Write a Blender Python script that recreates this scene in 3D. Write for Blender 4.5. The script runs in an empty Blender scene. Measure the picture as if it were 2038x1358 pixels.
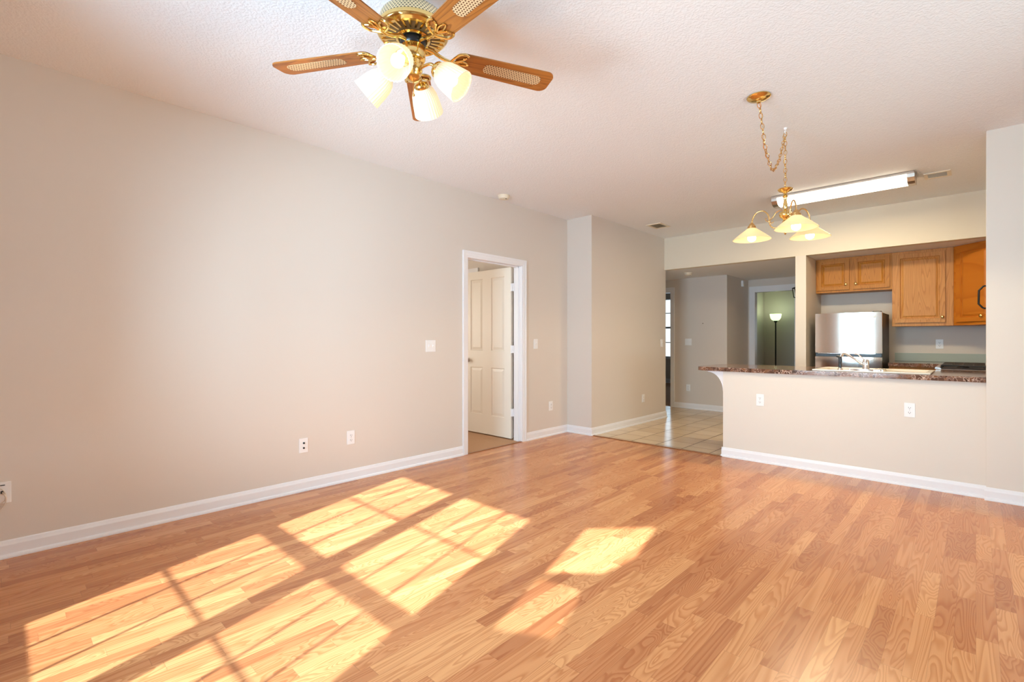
import bpy, bmesh, math, random
from mathutils import Vector, Matrix
random.seed(7)
S = bpy.context.scene
COL = S.collection
PI = math.pi
W_, H_ = 2038.0, 1358.0
CEIL = 2.722          # living room ceiling
LOW = 2.242           # dropped hall / kitchen ceiling
XL = -3.81            # left wall
YB = -0.89            # wall behind the camera
SUN_AZ = math.radians(17.3)
SUN_EL = math.radians(30.8)

# ------------------------------------------------------------------ camera
cam_d = bpy.data.cameras.new('camera')
cam = bpy.data.objects.new('camera', cam_d)
COL.objects.link(cam)
cam.location = (0, 0, 1.18)
cam.rotation_euler = (PI/2, 0, math.radians(43.534))
cam_d.sensor_width = 36.0
cam_d.lens = 36.0*971.9/W_
cam_d.shift_y = -2.2/W_
cam_d.clip_start = 0.02
S.camera = cam

# ------------------------------------------------------------------ world, sun, daylight and fill, exposure
S.view_settings.view_transform = 'Standard'
S.view_settings.look = 'None'
S.view_settings.gamma = 1.0
S.view_settings.use_curve_mapping = False
S.view_settings.exposure = -0.1
S.cycles.max_bounces = 14
S.cycles.diffuse_bounces = 9
S.cycles.glossy_bounces = 5
S.cycles.transparent_max_bounces = 12
S.cycles.sample_clamp_indirect = 6.0
S.cycles.caustics_reflective = False
S.cycles.caustics_refractive = False
wd = bpy.data.worlds.new('World'); S.world = wd; wd.use_nodes = True
bg = wd.node_tree.nodes['Background']
bg.inputs[0].default_value = (0.93, 0.97, 1.0, 1)
bg.inputs[1].default_value = 1.3

def light(name, kind, loc, energy, color=(1, 1, 1), rot=None, size=None, size_y=None, radius=None, target=None):
    d = bpy.data.lights.new(name, kind); d.energy = energy; d.color = color
    o = bpy.data.objects.new(name, d); COL.objects.link(o); o.location = loc
    if rot: o.rotation_euler = rot
    if kind == 'AREA':
        d.shape = 'RECTANGLE'; d.size = size; d.size_y = size_y or size
    if radius is not None and kind in ('POINT', 'SPOT'):
        d.shadow_soft_size = radius
    if target:
        o.rotation_euler = (Vector(target)-Vector(loc)).to_track_quat('-Z', 'Y').to_euler()
    return o

sun_dir = Vector((-math.sin(SUN_AZ)*math.cos(SUN_EL), math.cos(SUN_AZ)*math.cos(SUN_EL), -math.sin(SUN_EL)))
sun = light('sun', 'SUN', (0, -6, 6), 23.0, (0.86, 0.95, 1.0), radius=None)
sun.data.angle = math.radians(0.6)
sun.rotation_euler = sun_dir.to_track_quat('-Z', 'Y').to_euler()
DAY = (0.46, 0.74, 1.0)
# lamps at window openings; some openings and all upward lamps are added fill
light('daylight_twin_window', 'AREA', (-1.82, YB-0.20, 1.33), 275, DAY, size=1.5, size_y=1.5, target=(-1.82, 3, 1.33))
light('patio_door_fill', 'AREA', (1.35, YB-0.20, 1.12), 6, (0.68, 0.92, 1.0), size=1.9, size_y=2.0, target=(1.35, 3, 1.12))  # lamp for the added patio door
light('patio_ceiling_fill', 'AREA', (1.35, YB-0.55, 0.45), 120, (0.68, 0.90, 1.0), size=1.9, size_y=1.3, target=(0.6, 2.5, 2.9))  # added lamp aimed up to brighten the ceiling
light('twin_ceiling_fill', 'AREA', (-1.82, YB-0.40, 0.62), 150, (0.74, 0.90, 1.0), size=1.5, size_y=0.8, target=(-1.9, 2.2, 2.9))  # added fill at the twin window, thrown up at the ceiling
light('side_window_fill', 'AREA', (2.90, 2.2, 1.35), 24, (0.68, 0.92, 1.0), size=1.7, size_y=1.5, target=(0, 2.2, 1.35))  # lamp for a side window added to bring in light
light('side_ceiling_fill', 'AREA', (3.05, 2.2, 0.62), 135, (0.68, 0.90, 1.0), size=1.7, size_y=0.8, target=(-1.5, 1.6, 2.75))  # added fill from the right, lifts the ceiling
light('bedroom_fill', 'AREA', (-7.25, 2.2, 1.4), 66, (1.0, 0.93, 0.82), size=1.3, size_y=1.3, target=(-4, 2.6, 1.3))  # added warm fill behind the unseen bedroom window
light('daylight_far_room', 'AREA', (-5.75, 12.80, 1.5), 16, DAY, size=1.0, size_y=1.6, target=(-5.75, 8, 1.3))
light('daylight_lamp_room', 'AREA', (-2.2, 12.90, 1.4), 3.0, (0.45, 0.72, 1.0), size=0.5, size_y=0.9, target=(-3.6, 11.0, 0.9))

# ------------------------------------------------------------------ node helper
class N:
    def __init__(s, name):
        s.m = bpy.data.materials.new(name); s.m.use_nodes = True
        s.t = s.m.node_tree; s.t.nodes.clear()
        s.out = s.t.nodes.new('ShaderNodeOutputMaterial')
    def n(s, typ, **kw):
        x = s.t.nodes.new(typ)
        for k, v in kw.items(): setattr(x, k, v)
        return x
    def l(s, a, b): s.t.links.new(a, b)
    def put(s, sock, v):
        if isinstance(v, bpy.types.NodeSocket): s.l(v, sock)
        elif v is not None:
            if sock.type == 'RGBA' and len(v) == 3: v = (*v, 1)
            sock.default_value = v
    def math(s, op, a, b=None, c=None, clamp=False):
        x = s.n('ShaderNodeMath', operation=op, use_clamp=clamp)
        s.put(x.inputs[0], a)
        if b is not None: s.put(x.inputs[1], b)
        if c is not None: s.put(x.inputs[2], c)
        return x.outputs[0]
    def co(s, kind='Object'):
        if not hasattr(s, '_tc'): s._tc = s.n('ShaderNodeTexCoord')
        return s._tc.outputs[kind]
    def xyz(s, v=None):
        x = s.n('ShaderNodeSeparateXYZ'); s.put(x.inputs[0], v or s.co()); return x.outputs
    def vec(s, x=0.0, y=0.0, z=0.0):
        c = s.n('ShaderNodeCombineXYZ')
        for i, v in enumerate((x, y, z)): s.put(c.inputs[i], v)
        return c.outputs[0]
    def noise(s, v, scale=5, detail=2, rough=0.5, dist=0.0):
        x = s.n('ShaderNodeTexNoise'); s.put(x.inputs['Vector'], v)
        x.inputs['Scale'].default_value = scale; x.inputs['Detail'].default_value = detail
        x.inputs['Roughness'].default_value = rough; x.inputs['Distortion'].default_value = dist
        return x.outputs[0]
    def white(s, v):
        x = s.n('ShaderNodeTexWhiteNoise', noise_dimensions='3D'); s.put(x.inputs['Vector'], v); return x.outputs['Value']
    def ramp(s, f, stops, interp='LINEAR'):
        x = s.n('ShaderNodeValToRGB'); s.put(x.inputs[0], f); cr = x.color_ramp; cr.interpolation = interp
        while len(cr.elements) < len(stops): cr.elements.new(0.5)
        for e, (p, c) in zip(cr.elements, stops):
            e.position = p; e.color = (*c, 1) if len(c) == 3 else c
        return x.outputs[0]
    def mix(s, f, a, b, blend='MIX'):
        x = s.n('ShaderNodeMix', data_type='RGBA', blend_type=blend)
        s.put(x.inputs[0], f); s.put(x.inputs[6], a); s.put(x.inputs[7], b); return x.outputs[2]
    def bump(s, h, strength=0.2, dist=0.01):
        x = s.n('ShaderNodeBump'); x.inputs['Strength'].default_value = strength; x.inputs['Distance'].default_value = dist
        s.put(x.inputs['Height'], h); return x.outputs[0]
    def bsdf(s, color=(0.8, 0.8, 0.8), rough=0.5, metal=0.0, normal=None, spec=None, emit=None, estr=0.0, coat=0.0, aniso=0.0):
        b = s.n('ShaderNodeBsdfPrincipled')
        s.put(b.inputs['Base Color'], color); s.put(b.inputs['Roughness'], rough); s.put(b.inputs['Metallic'], metal)
        if normal is not None: s.put(b.inputs['Normal'], normal)
        if spec is not None: s.put(b.inputs['Specular IOR Level'], spec)
        if emit is not None: s.put(b.inputs['Emission Color'], emit); b.inputs['Emission Strength'].default_value = estr
        if coat: b.inputs['Coat Weight'].default_value = coat; b.inputs['Coat Roughness'].default_value = 0.08
        if aniso: b.inputs['Anisotropic'].default_value = aniso; b.inputs['Anisotropic Rotation'].default_value = 0.25
        s.b = b
        return b.outputs[0]
    def done(s, sh): s.l(sh, s.out.inputs[0]); return s.m

def srgb(r, g, b):
    f = lambda c: (c/255/12.92) if c/255 <= 0.04045 else ((c/255+0.055)/1.055)**2.4
    return (f(r), f(g), f(b))

def simple(name, color, rough=0.5, metal=0.0, spec=None, speck=0.03, coat=0.0):
    n = N(name)
    k = n.noise(n.co(), 14, 3)
    c = n.mix(n.math('MULTIPLY', k, speck*2), color, tuple(x*0.72 for x in color))
    return n.done(n.bsdf(c, rough, metal, spec=spec, coat=coat))

# ------------------------------------------------------------------ materials
def m_paint(name, color, bump=0.08, scale=160, dist=0.002):
    n = N(name)
    h = n.noise(n.co(), scale, 2, 0.5)
    k = n.noise(n.co(), 0.7, 2)
    c = n.mix(n.math('MULTIPLY', k, 0.05), color, tuple(x*0.85 for x in color))
    return n.done(n.bsdf(c, 0.62, normal=n.bump(h, bump, dist), spec=0.3))

def m_ceiling():
    n = N('knockdown_ceiling')
    a = n.noise(n.co(), 80, 3, 0.55)
    b = n.noise(n.co(), 30, 2, 0.5)
    h = n.ramp(n.math('ADD', n.math('MULTIPLY', a, 0.7), n.math('MULTIPLY', b, 0.3)), [(0.42, (0, 0, 0)), (0.60, (1, 1, 1))])
    return n.done(n.bsdf((0.85, 0.87, 0.88), 0.8, normal=n.bump(h, 0.32, 0.005), spec=0.2))

def m_laminate():
    n = N('oak_strip_laminate')
    o = n.xyz()
    w = 0.0635
    xr = n.math('DIVIDE', o[0], w)
    row = n.math('FLOOR', xr)
    r1 = n.white(n.vec(row, 3.1, 0.0)); r0 = n.white(n.vec(row, 9.7, 2.0))
    L = n.math('ADD', n.math('MULTIPLY', r0, 0.25), 0.42)
    v = n.math('DIVIDE', n.math('ADD', o[1], n.math('MULTIPLY', r1, 9.0)), L)
    idn = n.math('FLOOR', v)
    r2 = n.white(n.vec(row, idn, 1.0)); r3 = n.white(n.vec(row, idn, 5.0)); r4 = n.white(n.vec(row, idn, 8.0))
    base = n.ramp(r2, [(0.0, (0.50, 0.195, 0.078)), (0.3, (0.60, 0.255, 0.104)), (0.65, (0.67, 0.305, 0.126)), (1.0, (0.76, 0.385, 0.165))])
    # cathedral figure: contour lines of a stretched noise, different for every strip
    ys = n.math('ADD', n.math('MULTIPLY', n.math('MULTIPLY', r4, r4), 4.2), 0.5)
    gv = n.vec(n.math('MULTIPLY', o[0], 15.0), n.math('ADD', n.math('MULTIPLY', o[1], ys), n.math('MULTIPLY', r3, 40.0)), n.math('MULTIPLY', r2, 60.0))
    g = n.noise(gv, 1.0, 1.5, 0.35, 0.35)
    ring = n.math('FRACT', n.math('MULTIPLY', g, n.math('ADD', n.math('MULTIPLY', r3, 8.0), 12.0)))
    line = n.ramp(ring, [(0.0, (0.0, 0.0, 0.0)), (0.35, (0.10, 0.10, 0.10)), (0.80, (1, 1, 1)), (0.92, (0.8, 0.8, 0.8)), (1.0, (0.0, 0.0, 0.0))])
    fv = n.vec(n.math('MULTIPLY', o[0], 240.0), n.math('MULTIPLY', o[1], 5.0), n.math('MULTIPLY', r2, 20.0))
    fib = n.noise(fv, 1.0, 2, 0.6)
    c = n.mix(n.math('MULTIPLY', line, 0.62), base, n.mix(1.0, base, (0.66, 0.48, 0.36), 'MULTIPLY'))
    c = n.mix(n.math('MULTIPLY', fib, 0.22), c, n.mix(1.0, c, (0.62, 0.48, 0.40), 'MULTIPLY'))
    # joints
    fx = n.math('ABSOLUTE', n.math('SUBTRACT', n.math('FRACT', xr), 0.5))
    jx = n.math('GREATER_THAN', fx, 0.488)
    fy = n.math('ABSOLUTE', n.math('SUBTRACT', n.math('FRACT', v), 0.5))
    jy = n.math('GREATER_THAN', fy, 0.4975)
    j = n.math('MULTIPLY', n.math('MAXIMUM', jx, jy), 0.28)
    c = n.mix(j, c, (0.22, 0.09, 0.045))
    return n.done(n.bsdf(c, 0.24, spec=0.42))

def m_tile():
    n = N('beige_floor_tile')
    o = n.xyz()
    t = 0.302
    xr = n.math('DIVIDE', n.math('ADD', o[0], 2.612), t)
    row = n.math('FLOOR', xr)
    off = n.math('MULTIPLY', n.math('MODULO', n.math('ADD', row, 100.0), 2.0), 0.5)
    v = n.math('ADD', n.math('DIVIDE', o[1], t), off)
    r = n.white(n.vec(row, n.math('FLOOR', v), 0.0))
    base = n.mix(r, srgb(212, 190, 158), srgb(224, 203, 172))
    k = n.noise(n.vec(n.math('MULTIPLY', o[0], 4.0), n.math('MULTIPLY', o[1], 16.0), n.math('MULTIPLY', r, 9.0)), 1.0, 3)
    base = n.mix(n.math('MULTIPLY', k, 0.35), base, srgb(196, 170, 136))
    ex = n.math('ABSOLUTE', n.math('SUBTRACT', n.math('FRACT', xr), 0.5))
    ey = n.math('ABSOLUTE', n.math('SUBTRACT', n.math('FRACT', v), 0.5))
    gx = n.math('GREATER_THAN', ex, 0.484)
    gy = n.math('GREATER_THAN', ey, 0.487)
    g = n.math('MAXIMUM', gx, gy)
    c = n.mix(g, base, srgb(92, 70, 44))
    rg = n.math('ADD', n.math('MULTIPLY', g, 0.5), 0.2)
    return n.done(n.bsdf(c, rg, spec=0.5))

def m_carpet():
    n = N('beige_carpet')
    k = n.noise(n.co(), 180, 3, 0.7)
    c = n.mix(k, srgb(172, 132, 100), srgb(210, 172, 138))
    return n.done(n.bsdf(c, 0.95, spec=0.1, normal=n.bump(k, 0.6, 0.01)))

def m_oak(name, light_c, dark_c, axis=2, sc=1.0, coat=0.0):
    n = N(name)
    o = n.xyz(n.co('Object'))
    a, b, h = (o[0], o[1], o[2]) if axis == 2 else ((o[1], o[2], o[0]) if axis == 0 else (o[0], o[2], o[1]))
    rnd = n.n('ShaderNodeObjectInfo').outputs['Random']
    seed = n.math('MULTIPLY', rnd, 30.0)
    gv = n.vec(n.math('ADD', n.math('MULTIPLY', n.math('ADD', a, b), 9.0*sc), seed), n.math('MULTIPLY', b, 0.5), n.math('ADD', n.math('MULTIPLY', h, 0.8*sc), seed))
    g = n.noise(gv, 1.0, 1, 0.4, 0.2)
    ring = n.math('FRACT', n.math('MULTIPLY', g, 20.0))
    line = n.ramp(ring, [(0.0, (0.0, 0.0, 0.0)), (0.6, (0.25, 0.25, 0.25)), (0.9, (1, 1, 1)), (1.0, (0, 0, 0))])
    fib = n.noise(n.vec(n.math('MULTIPLY', n.math('ADD', a, b), 260.0*sc), 0.0, n.math('MULTIPLY', h, 9.0*sc)), 1.0, 2, 0.6)
    c = n.mix(n.math('MULTIPLY', line, 0.55), light_c, dark_c)
    c = n.mix(n.math('MULTIPLY', fib, 0.45), c, dark_c)
    return n.done(n.bsdf(c, 0.45, coat=coat, spec=0.3))

def m_marble():
    n = N('brown_marble_laminate')
    wv = n.noise(n.co(), 14, 3, 0.6)
    d = n.n('ShaderNodeTexNoise'); d.inputs['Scale'].default_value = 9; d.inputs['Detail'].default_value = 3
    n.put(d.inputs['Vector'], n.co())
    dv = n.n('ShaderNodeVectorMath', operation='MULTIPLY_ADD'); n.l(d.outputs[1], dv.inputs[0]); dv.inputs[1].default_value = (0.22, 0.22, 0.22); n.l(n.co(), dv.inputs[2])
    vo = n.n('ShaderNodeTexVoronoi', feature='DISTANCE_TO_EDGE'); vo.inputs['Scale'].default_value = 28; n.l(dv.outputs[0], vo.inputs['Vector'])
    vc = n.n('ShaderNodeTexVoronoi', feature='F1'); vc.inputs['Scale'].default_value = 28; n.l(dv.outputs[0], vc.inputs['Vector'])
    sep = n.n('ShaderNodeSeparateColor'); n.l(vc.outputs['Color'], sep.inputs[0])
    base = n.ramp(sep.outputs[0], [(0.0, srgb(66, 42, 32)), (0.35, srgb(104, 72, 58)), (0.6, srgb(136, 102, 88)), (0.8, srgb(132, 86, 54)), (1.0, srgb(86, 56, 44))])
    base = n.mix(n.math('MULTIPLY', wv, 0.6), base, srgb(88, 62, 48))
    vein = n.ramp(vo.outputs['Distance'], [(0.0, (1, 1, 1)), (0.035, (0.6, 0.6, 0.6)), (0.085, (0, 0, 0))])
    patch = n.ramp(n.noise(n.co(), 8, 2), [(0.42, (0, 0, 0)), (0.58, (1, 1, 1))])
    c = n.mix(n.math('MULTIPLY', vein, n.math('ADD', n.math('MULTIPLY', patch, 0.7), 0.12)), base, srgb(228, 200, 182))
    return n.done(n.bsdf(c, 0.09, spec=0.5))

def m_brass(name='polished_brass', c=(0.86, 0.62, 0.24), r=0.16):
    n = N(name)
    k = n.noise(n.co(), 30, 2)
    col = n.mix(n.math('MULTIPLY', k, 0.3), c, tuple(x*0.8 for x in c))
    return n.done(n.bsdf(col, r, 1.0))

def m_steel():
    n = N('brushed_stainless')
    o = n.xyz()
    k = n.noise(n.vec(n.math('MULTIPLY', o[0], 6.0), n.math('MULTIPLY', o[1], 6.0), n.math('MULTIPLY', o[2], 700.0)), 1.0, 2)
    sh = n.bsdf((0.72, 0.65, 0.57), n.math('ADD', n.math('MULTIPLY', k, 0.02), 0.11), 1.0)
    return n.done(sh)

def m_perf():
    n = N('perforated_brass')
    o = n.xyz()
    ang = n.math('ARCTAN2', o[1], o[0])
    u = n.math('MULTIPLY', ang, 64/(2*PI)); v = n.math('DIVIDE', o[2], 0.0085)
    rowp = n.math('MULTIPLY', n.math('MODULO', n.math('FLOOR', n.math('ADD', v, 100.0)), 2.0), 0.5)
    fu = n.math('SUBTRACT', n.math('FRACT', n.math('ADD', u, rowp)), 0.5)
    fv = n.math('SUBTRACT', n.math('FRACT', v), 0.5)
    r = n.math('SQRT', n.math('ADD', n.math('MULTIPLY', fu, fu), n.math('MULTIPLY', fv, fv)))
    hole = n.math('LESS_THAN', r, 0.27)
    c = n.mix(hole, (0.95, 0.80, 0.50), (0.05, 0.035, 0.02))
    return n.done(n.bsdf(c, 0.3, n.math('SUBTRACT', 1.0, hole)))

def m_cane():
    n = N('woven_cane')
    o = n.xyz()
    u = n.math('DIVIDE', o[0], 0.0125); v = n.math('DIVIDE', o[1], 0.0105)
    sh = n.math('MULTIPLY', n.math('MODULO', n.math('FLOOR', n.math('ADD', v, 100.0)), 2.0), 0.5)
    fu = n.math('SUBTRACT', n.math('FRACT', n.math('ADD', u, sh)), 0.5)
    fv = n.math('SUBTRACT', n.math('FRACT', v), 0.5)
    r = n.math('SQRT', n.math('ADD', n.math('MULTIPLY', fu, fu), n.math('MULTIPLY', fv, fv)))
    hole = n.math('LESS_THAN', r, 0.31)
    c = n.mix(hole, srgb(214, 184, 140), srgb(104, 60, 28))
    return n.done(n.bsdf(c, 0.6))

def m_shade(name, color, estr, trans=0.5):
    n = N(name)
    tr = n.n('ShaderNodeBsdfTranslucent'); tr.inputs[0].default_value = (*color, 1)
    pr = n.bsdf(color, 0.35, emit=color, estr=estr, spec=0.4)
    mx = n.n('ShaderNodeMixShader'); mx.inputs[0].default_value = trans
    n.l(pr, mx.inputs[1]); n.l(tr.outputs[0], mx.inputs[2])
    return n.done(mx.outputs[0])

def m_emit(name, color, strength):
    n = N(name)
    e = n.n('ShaderNodeEmission'); e.inputs[0].default_value = (*color, 1); e.inputs[1].default_value = strength
    return n.done(e.outputs[0])

def m_glass():
    n = N('window_glass')
    t = n.n('ShaderNodeBsdfTransparent'); t.inputs[0].default_value = (0.97, 0.98, 0.97, 1)
    g = n.n('ShaderNodeBsdfGlossy'); g.inputs['Roughness'].default_value = 0.02
    fr = n.n('ShaderNodeFresnel'); fr.inputs[0].default_value = 1.45
    mx = n.n('ShaderNodeMixShader'); n.l(fr.outputs[0], mx.inputs[0]); n.l(t.outputs[0], mx.inputs[1]); n.l(g.outputs[0], mx.inputs[2])
    return n.done(mx.outputs[0])

def m_screen(k, col=(0.25, 0.25, 0.25)):
    n = N('insect_screen_mesh')
    t = n.n('ShaderNodeBsdfTransparent')
    d = n.n('ShaderNodeBsdfDiffuse'); d.inputs[0].default_value = (*col, 1)
    mx = n.n('ShaderNodeMixShader'); mx.inputs[0].default_value = k; n.l(t.outputs[0], mx.inputs[1]); n.l(d.outputs[0], mx.inputs[2])
    return n.done(mx.outputs[0])

M = {}
M['wall'] = m_paint('greige_wall_paint', (0.70, 0.64, 0.575))
M['cream'] = m_paint('lit_wall_paint', (0.74, 0.685, 0.61))  # greige wall paint lightened: stronger light on these faces put into the colour
M['header'] = m_paint('lamplit_header_paint', (0.75, 0.685, 0.565))  # warm lamp light on the header put into its paint colour
M['ceiling'] = m_ceiling()
M['laminate'] = m_laminate()
M['tile'] = m_tile()
M['carpet'] = m_carpet()
M['trim'] = simple('white_trim_paint', (0.84, 0.84, 0.86), 0.35, speck=0.01)
M['door'] = simple('white_door_paint', (0.82, 0.77, 0.68), 0.42, speck=0.01)
M['plastic'] = simple('white_plastic', (0.86, 0.86, 0.86), 0.35, speck=0.01)
M['ivory'] = simple('ivory_plastic', (0.80, 0.70, 0.54), 0.45, speck=0.01)
M['slot'] = simple('dark_slot', (0.02, 0.02, 0.02), 0.6)
M['black'] = simple('black_plastic', (0.014, 0.015, 0.018), 0.3)
M['blackmetal'] = simple('black_metal', (0.02, 0.018, 0.016), 0.4, 0.6)
M['iron'] = simple('cast_iron', (0.015, 0.013, 0.012), 0.5)
M['brass'] = m_brass()
M['softbrass'] = m_brass('antique_brass', (0.78, 0.50, 0.20), 0.24)
M['perf'] = m_perf()
M['motor_dark'] = simple('dark_motor_core', (0.16, 0.085, 0.03), 0.5)
M['vent_backing'] = simple('brown_vent_backing', (0.22, 0.165, 0.09), 0.7)  # plain brown sheet closing the vent behind its slats
M['cane'] = m_cane()
M['blade'] = m_oak('oak_fan_blade', srgb(186, 116, 50), srgb(92, 46, 16), axis=0, sc=1.3, coat=0.1)
M['tulip'] = m_shade('ribbed_white_glass', (1.0, 0.92, 0.75), 0.21, 0.4)
M['conic'] = m_shade('cream_alabaster_glass', (1.0, 0.88, 0.58), 0.20, 0.4)
M['torch'] = m_shade('frosted_torchiere_glass', (0.90, 1.0, 0.80), 0.9, 0.5)
M['fan_bulb'] = m_emit('lit_fan_bulb', (1.0, 0.90, 0.70), 2.4)
M['bulb'] = m_emit('lit_bulb', (1.0, 0.90, 0.70), 9.0)
M['tube'] = m_emit('lit_tube_diffuser', (1.0, 0.91, 0.72), 7.0)
M['nickel'] = simple('brushed_nickel', (0.62, 0.57, 0.52), 0.3, 1.0)
M['chrome'] = simple('chrome', (0.85, 0.83, 0.82), 0.1, 1.0)
M['steel'] = m_steel()
M['fridge_side'] = simple('dark_grey_appliance_side', (0.10, 0.085, 0.07), 0.5)
M['oak'] = m_oak('honey_oak', srgb(206, 140, 54), srgb(146, 82, 18))
M['oak_light'] = m_oak('pale_honey_oak', srgb(220, 160, 88), srgb(160, 94, 36))
M['oak_shaded'] = m_oak('shaded_honey_oak', srgb(208, 128, 40), srgb(176, 92, 16))  # honey oak with the shade of the corner put into the colour
M['marble'] = m_marble()
M['sink'] = simple('almond_sink_enamel', (0.86, 0.80, 0.69), 0.18, speck=0.01, coat=0.4)
M['splash'] = m_paint('sage_grey_laminate', srgb(174, 186, 178), 0.02)
M['glass'] = m_glass()
M['screen'] = m_screen(0.32)
M['screen2'] = m_screen(0.62)
M['seam'] = simple('oak_transition_strip', (0.30, 0.125, 0.05), 0.4)
M['cable'] = simple('pale_cable', (0.74, 0.68, 0.60), 0.5)
M['outside'] = simple('porch_post_paint', (0.6, 0.6, 0.6), 0.7)

# ------------------------------------------------------------------ mesh helpers
def NB(): return bmesh.new()

def box(bm, x0, x1, y0, y1, z0, z1, bev=0.0, mat=None, seg=2):
    xs = sorted((x0, x1)); ys = sorted((y0, y1)); zs = sorted((z0, z1))
    v = [bm.verts.new((x, y, z)) for x in xs for y in ys for z in zs]
    fs = [bm.faces.new([v[i] for i in f]) for f in ((0, 1, 3, 2), (4, 6, 7, 5), (0, 4, 5, 1), (2, 3, 7, 6), (0, 2, 6, 4), (1, 5, 7, 3))]
    vs = v
    if bev > 0:
        es = list({e for f in fs for e in f.edges})
        r = bmesh.ops.bevel(bm, geom=es, offset=bev, segments=seg, affect='EDGES', profile=0.5)
        vs = list({q for f in r['faces'] for q in f.verts} | {q for q in v if q.is_valid})
    if mat is not None:
        bmesh.ops.transform(bm, matrix=mat, verts=vs)
    return vs

def frustum(bm, a, b, za, zb, mat=None):
    """rect a=(x0,x1,y0,y1) at z=za to rect b at z=zb"""
    va = [bm.verts.new((x, y, za)) for x, y in ((a[0], a[2]), (a[1], a[2]), (a[1], a[3]), (a[0], a[3]))]
    vb = [bm.verts.new((x, y, zb)) for x, y in ((b[0], b[2]), (b[1], b[2]), (b[1], b[3]), (b[0], b[3]))]
    bm.faces.new(va[::-1]); bm.faces.new(vb)
    for i in range(4):
        bm.faces.new((va[i], va[(i+1) % 4], vb[(i+1) % 4], vb[i]))
    if mat is not None: bmesh.ops.transform(bm, matrix=mat, verts=va+vb)

def lathe(bm, prof, mat=None, seg=32, cap=True, rib=None, smooth=True):
    """prof [(r,z)], axis z; rib=(count, depth)"""
    rings = []
    allv = []
    for r, z in prof:
        if r < 1e-5:
            q = bm.verts.new((0, 0, z)); rings.append([q]); allv.append(q); continue
        ring = []
        for i in range(seg):
            a = 2*PI*i/seg
            rr = r*(1+rib[1]*math.cos(rib[0]*a)) if rib else r
            ring.append(bm.verts.new((rr*math.cos(a), rr*math.sin(a), z)))
        rings.append(ring); allv += ring
    fs = []
    for A, B in zip(rings, rings[1:]):
        if len(A) == 1 and len(B) == 1: continue
        for i in range(seg):
            j = (i+1) % seg
            if len(A) == 1: fs.append(bm.faces.new((A[0], B[j], B[i])))
            elif len(B) == 1: fs.append(bm.faces.new((A[i], A[j], B[0])))
            else: fs.append(bm.faces.new((A[i], A[j], B[j], B[i])))
    if cap:
        for R in (rings[0], rings[-1]):
            if len(R) > 2: bm.faces.new(R)
    for f in fs: f.smooth = smooth
    if mat is not None: bmesh.ops.transform(bm, matrix=mat, verts=allv)
    return allv

def frame_to(p, d):
    return Matrix.Translation(Vector(p)) @ Vector(d).normalized().to_track_quat('Z', 'Y').to_matrix().to_4x4()

def cyl(bm, p0, p1, r0, r1=None, seg=20):
    p0 = Vector(p0); p1 = Vector(p1)
    L = (p1-p0).length
    lathe(bm, [(r0, 0), (r1 if r1 is not None else r0, L)], frame_to(p0, p1-p0), seg)

def smooth_path(pts, n=6):
    pts = [Vector(p) for p in pts]; out = []
    for i in range(len(pts)-1):
        p0 = pts[max(i-1, 0)]; p1 = pts[i]; p2 = pts[i+1]; p3 = pts[min(i+2, len(pts)-1)]
        for k in range(n):
            t = k/n
            out.append(0.5*((2*p1)+(p2-p0)*t+(2*p0-5*p1+4*p2-p3)*t*t+(3*p1-p0-3*p2+p3)*t**3))
    out.append(pts[-1]); return out

def tube(bm, pts, r, seg=10, closed=False):
    pts = [Vector(p) for p in pts]; n = len(pts)
    rr = r if isinstance(r, (list, tuple)) else [r]*n
    rings = []; up = None
    for i, p in enumerate(pts):
        t = (pts[(i+1) % n]-pts[i-1]) if (closed or 0 < i < n-1) else (pts[1]-pts[0] if i == 0 else pts[-1]-pts[-2])
        t.normalize()
        if up is None:
            up = t.orthogonal().normalized()
        up = (up - t*up.dot(t)).normalized(); s = t.cross(up)
        rings.append([bm.verts.new(p+rr[i]*(math.cos(2*PI*k/seg)*up+math.sin(2*PI*k/seg)*s)) for k in range(seg)])
    for i in range(n if closed else n-1):
        A = rings[i]; B = rings[(i+1) % n]
        for k in range(seg):
            f = bm.faces.new((A[k], A[(k+1) % seg], B[(k+1) % seg], B[k])); f.smooth = True
    if not closed:
        bm.faces.new(rings[0][::-1]); bm.faces.new(rings[-1])

def prism(bm, outline, z0, z1, mat=None):
    a = [bm.verts.new((x, y, z0)) for x, y in outline]; b = [bm.verts.new((x, y, z1)) for x, y in outline]
    bm.faces.new(a[::-1]); bm.faces.new(b)
    n = len(a)
    for i in range(n): bm.faces.new((a[i], a[(i+1) % n], b[(i+1) % n], b[i]))
    if mat is not None: bmesh.ops.transform(bm, matrix=mat, verts=a+b)

def ball(bm, c, r, sz=1.0, seg=16):
    lathe(bm, [(r*math.sin(PI*k/10), -r*sz*math.cos(PI*k/10)) for k in range(11)], Matrix.Translation(Vector(c)), seg)

def link_obj(name, bm, mat, parent=None, loc=(0, 0, 0)):
    if loc != (0, 0, 0):
        bmesh.ops.translate(bm, vec=-Vector(loc), verts=bm.verts)
    bmesh.ops.recalc_face_normals(bm, faces=bm.faces)
    bm.normal_update()
    for e in bm.edges:
        if len(e.link_faces) != 2 or e.calc_face_angle(0) > 0.7: e.smooth = False
    me = bpy.data.meshes.new(name); bm.to_mesh(me); bm.free()
    me.materials.append(mat)
    o = bpy.data.objects.new(name, me); COL.objects.link(o)
    if parent: o.parent = parent
    return o

def struct(name, bm, mat, parent=None):
    o = link_obj(name, bm, mat, parent)
    if parent is None: o['kind'] = 'structure'
    return o

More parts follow.
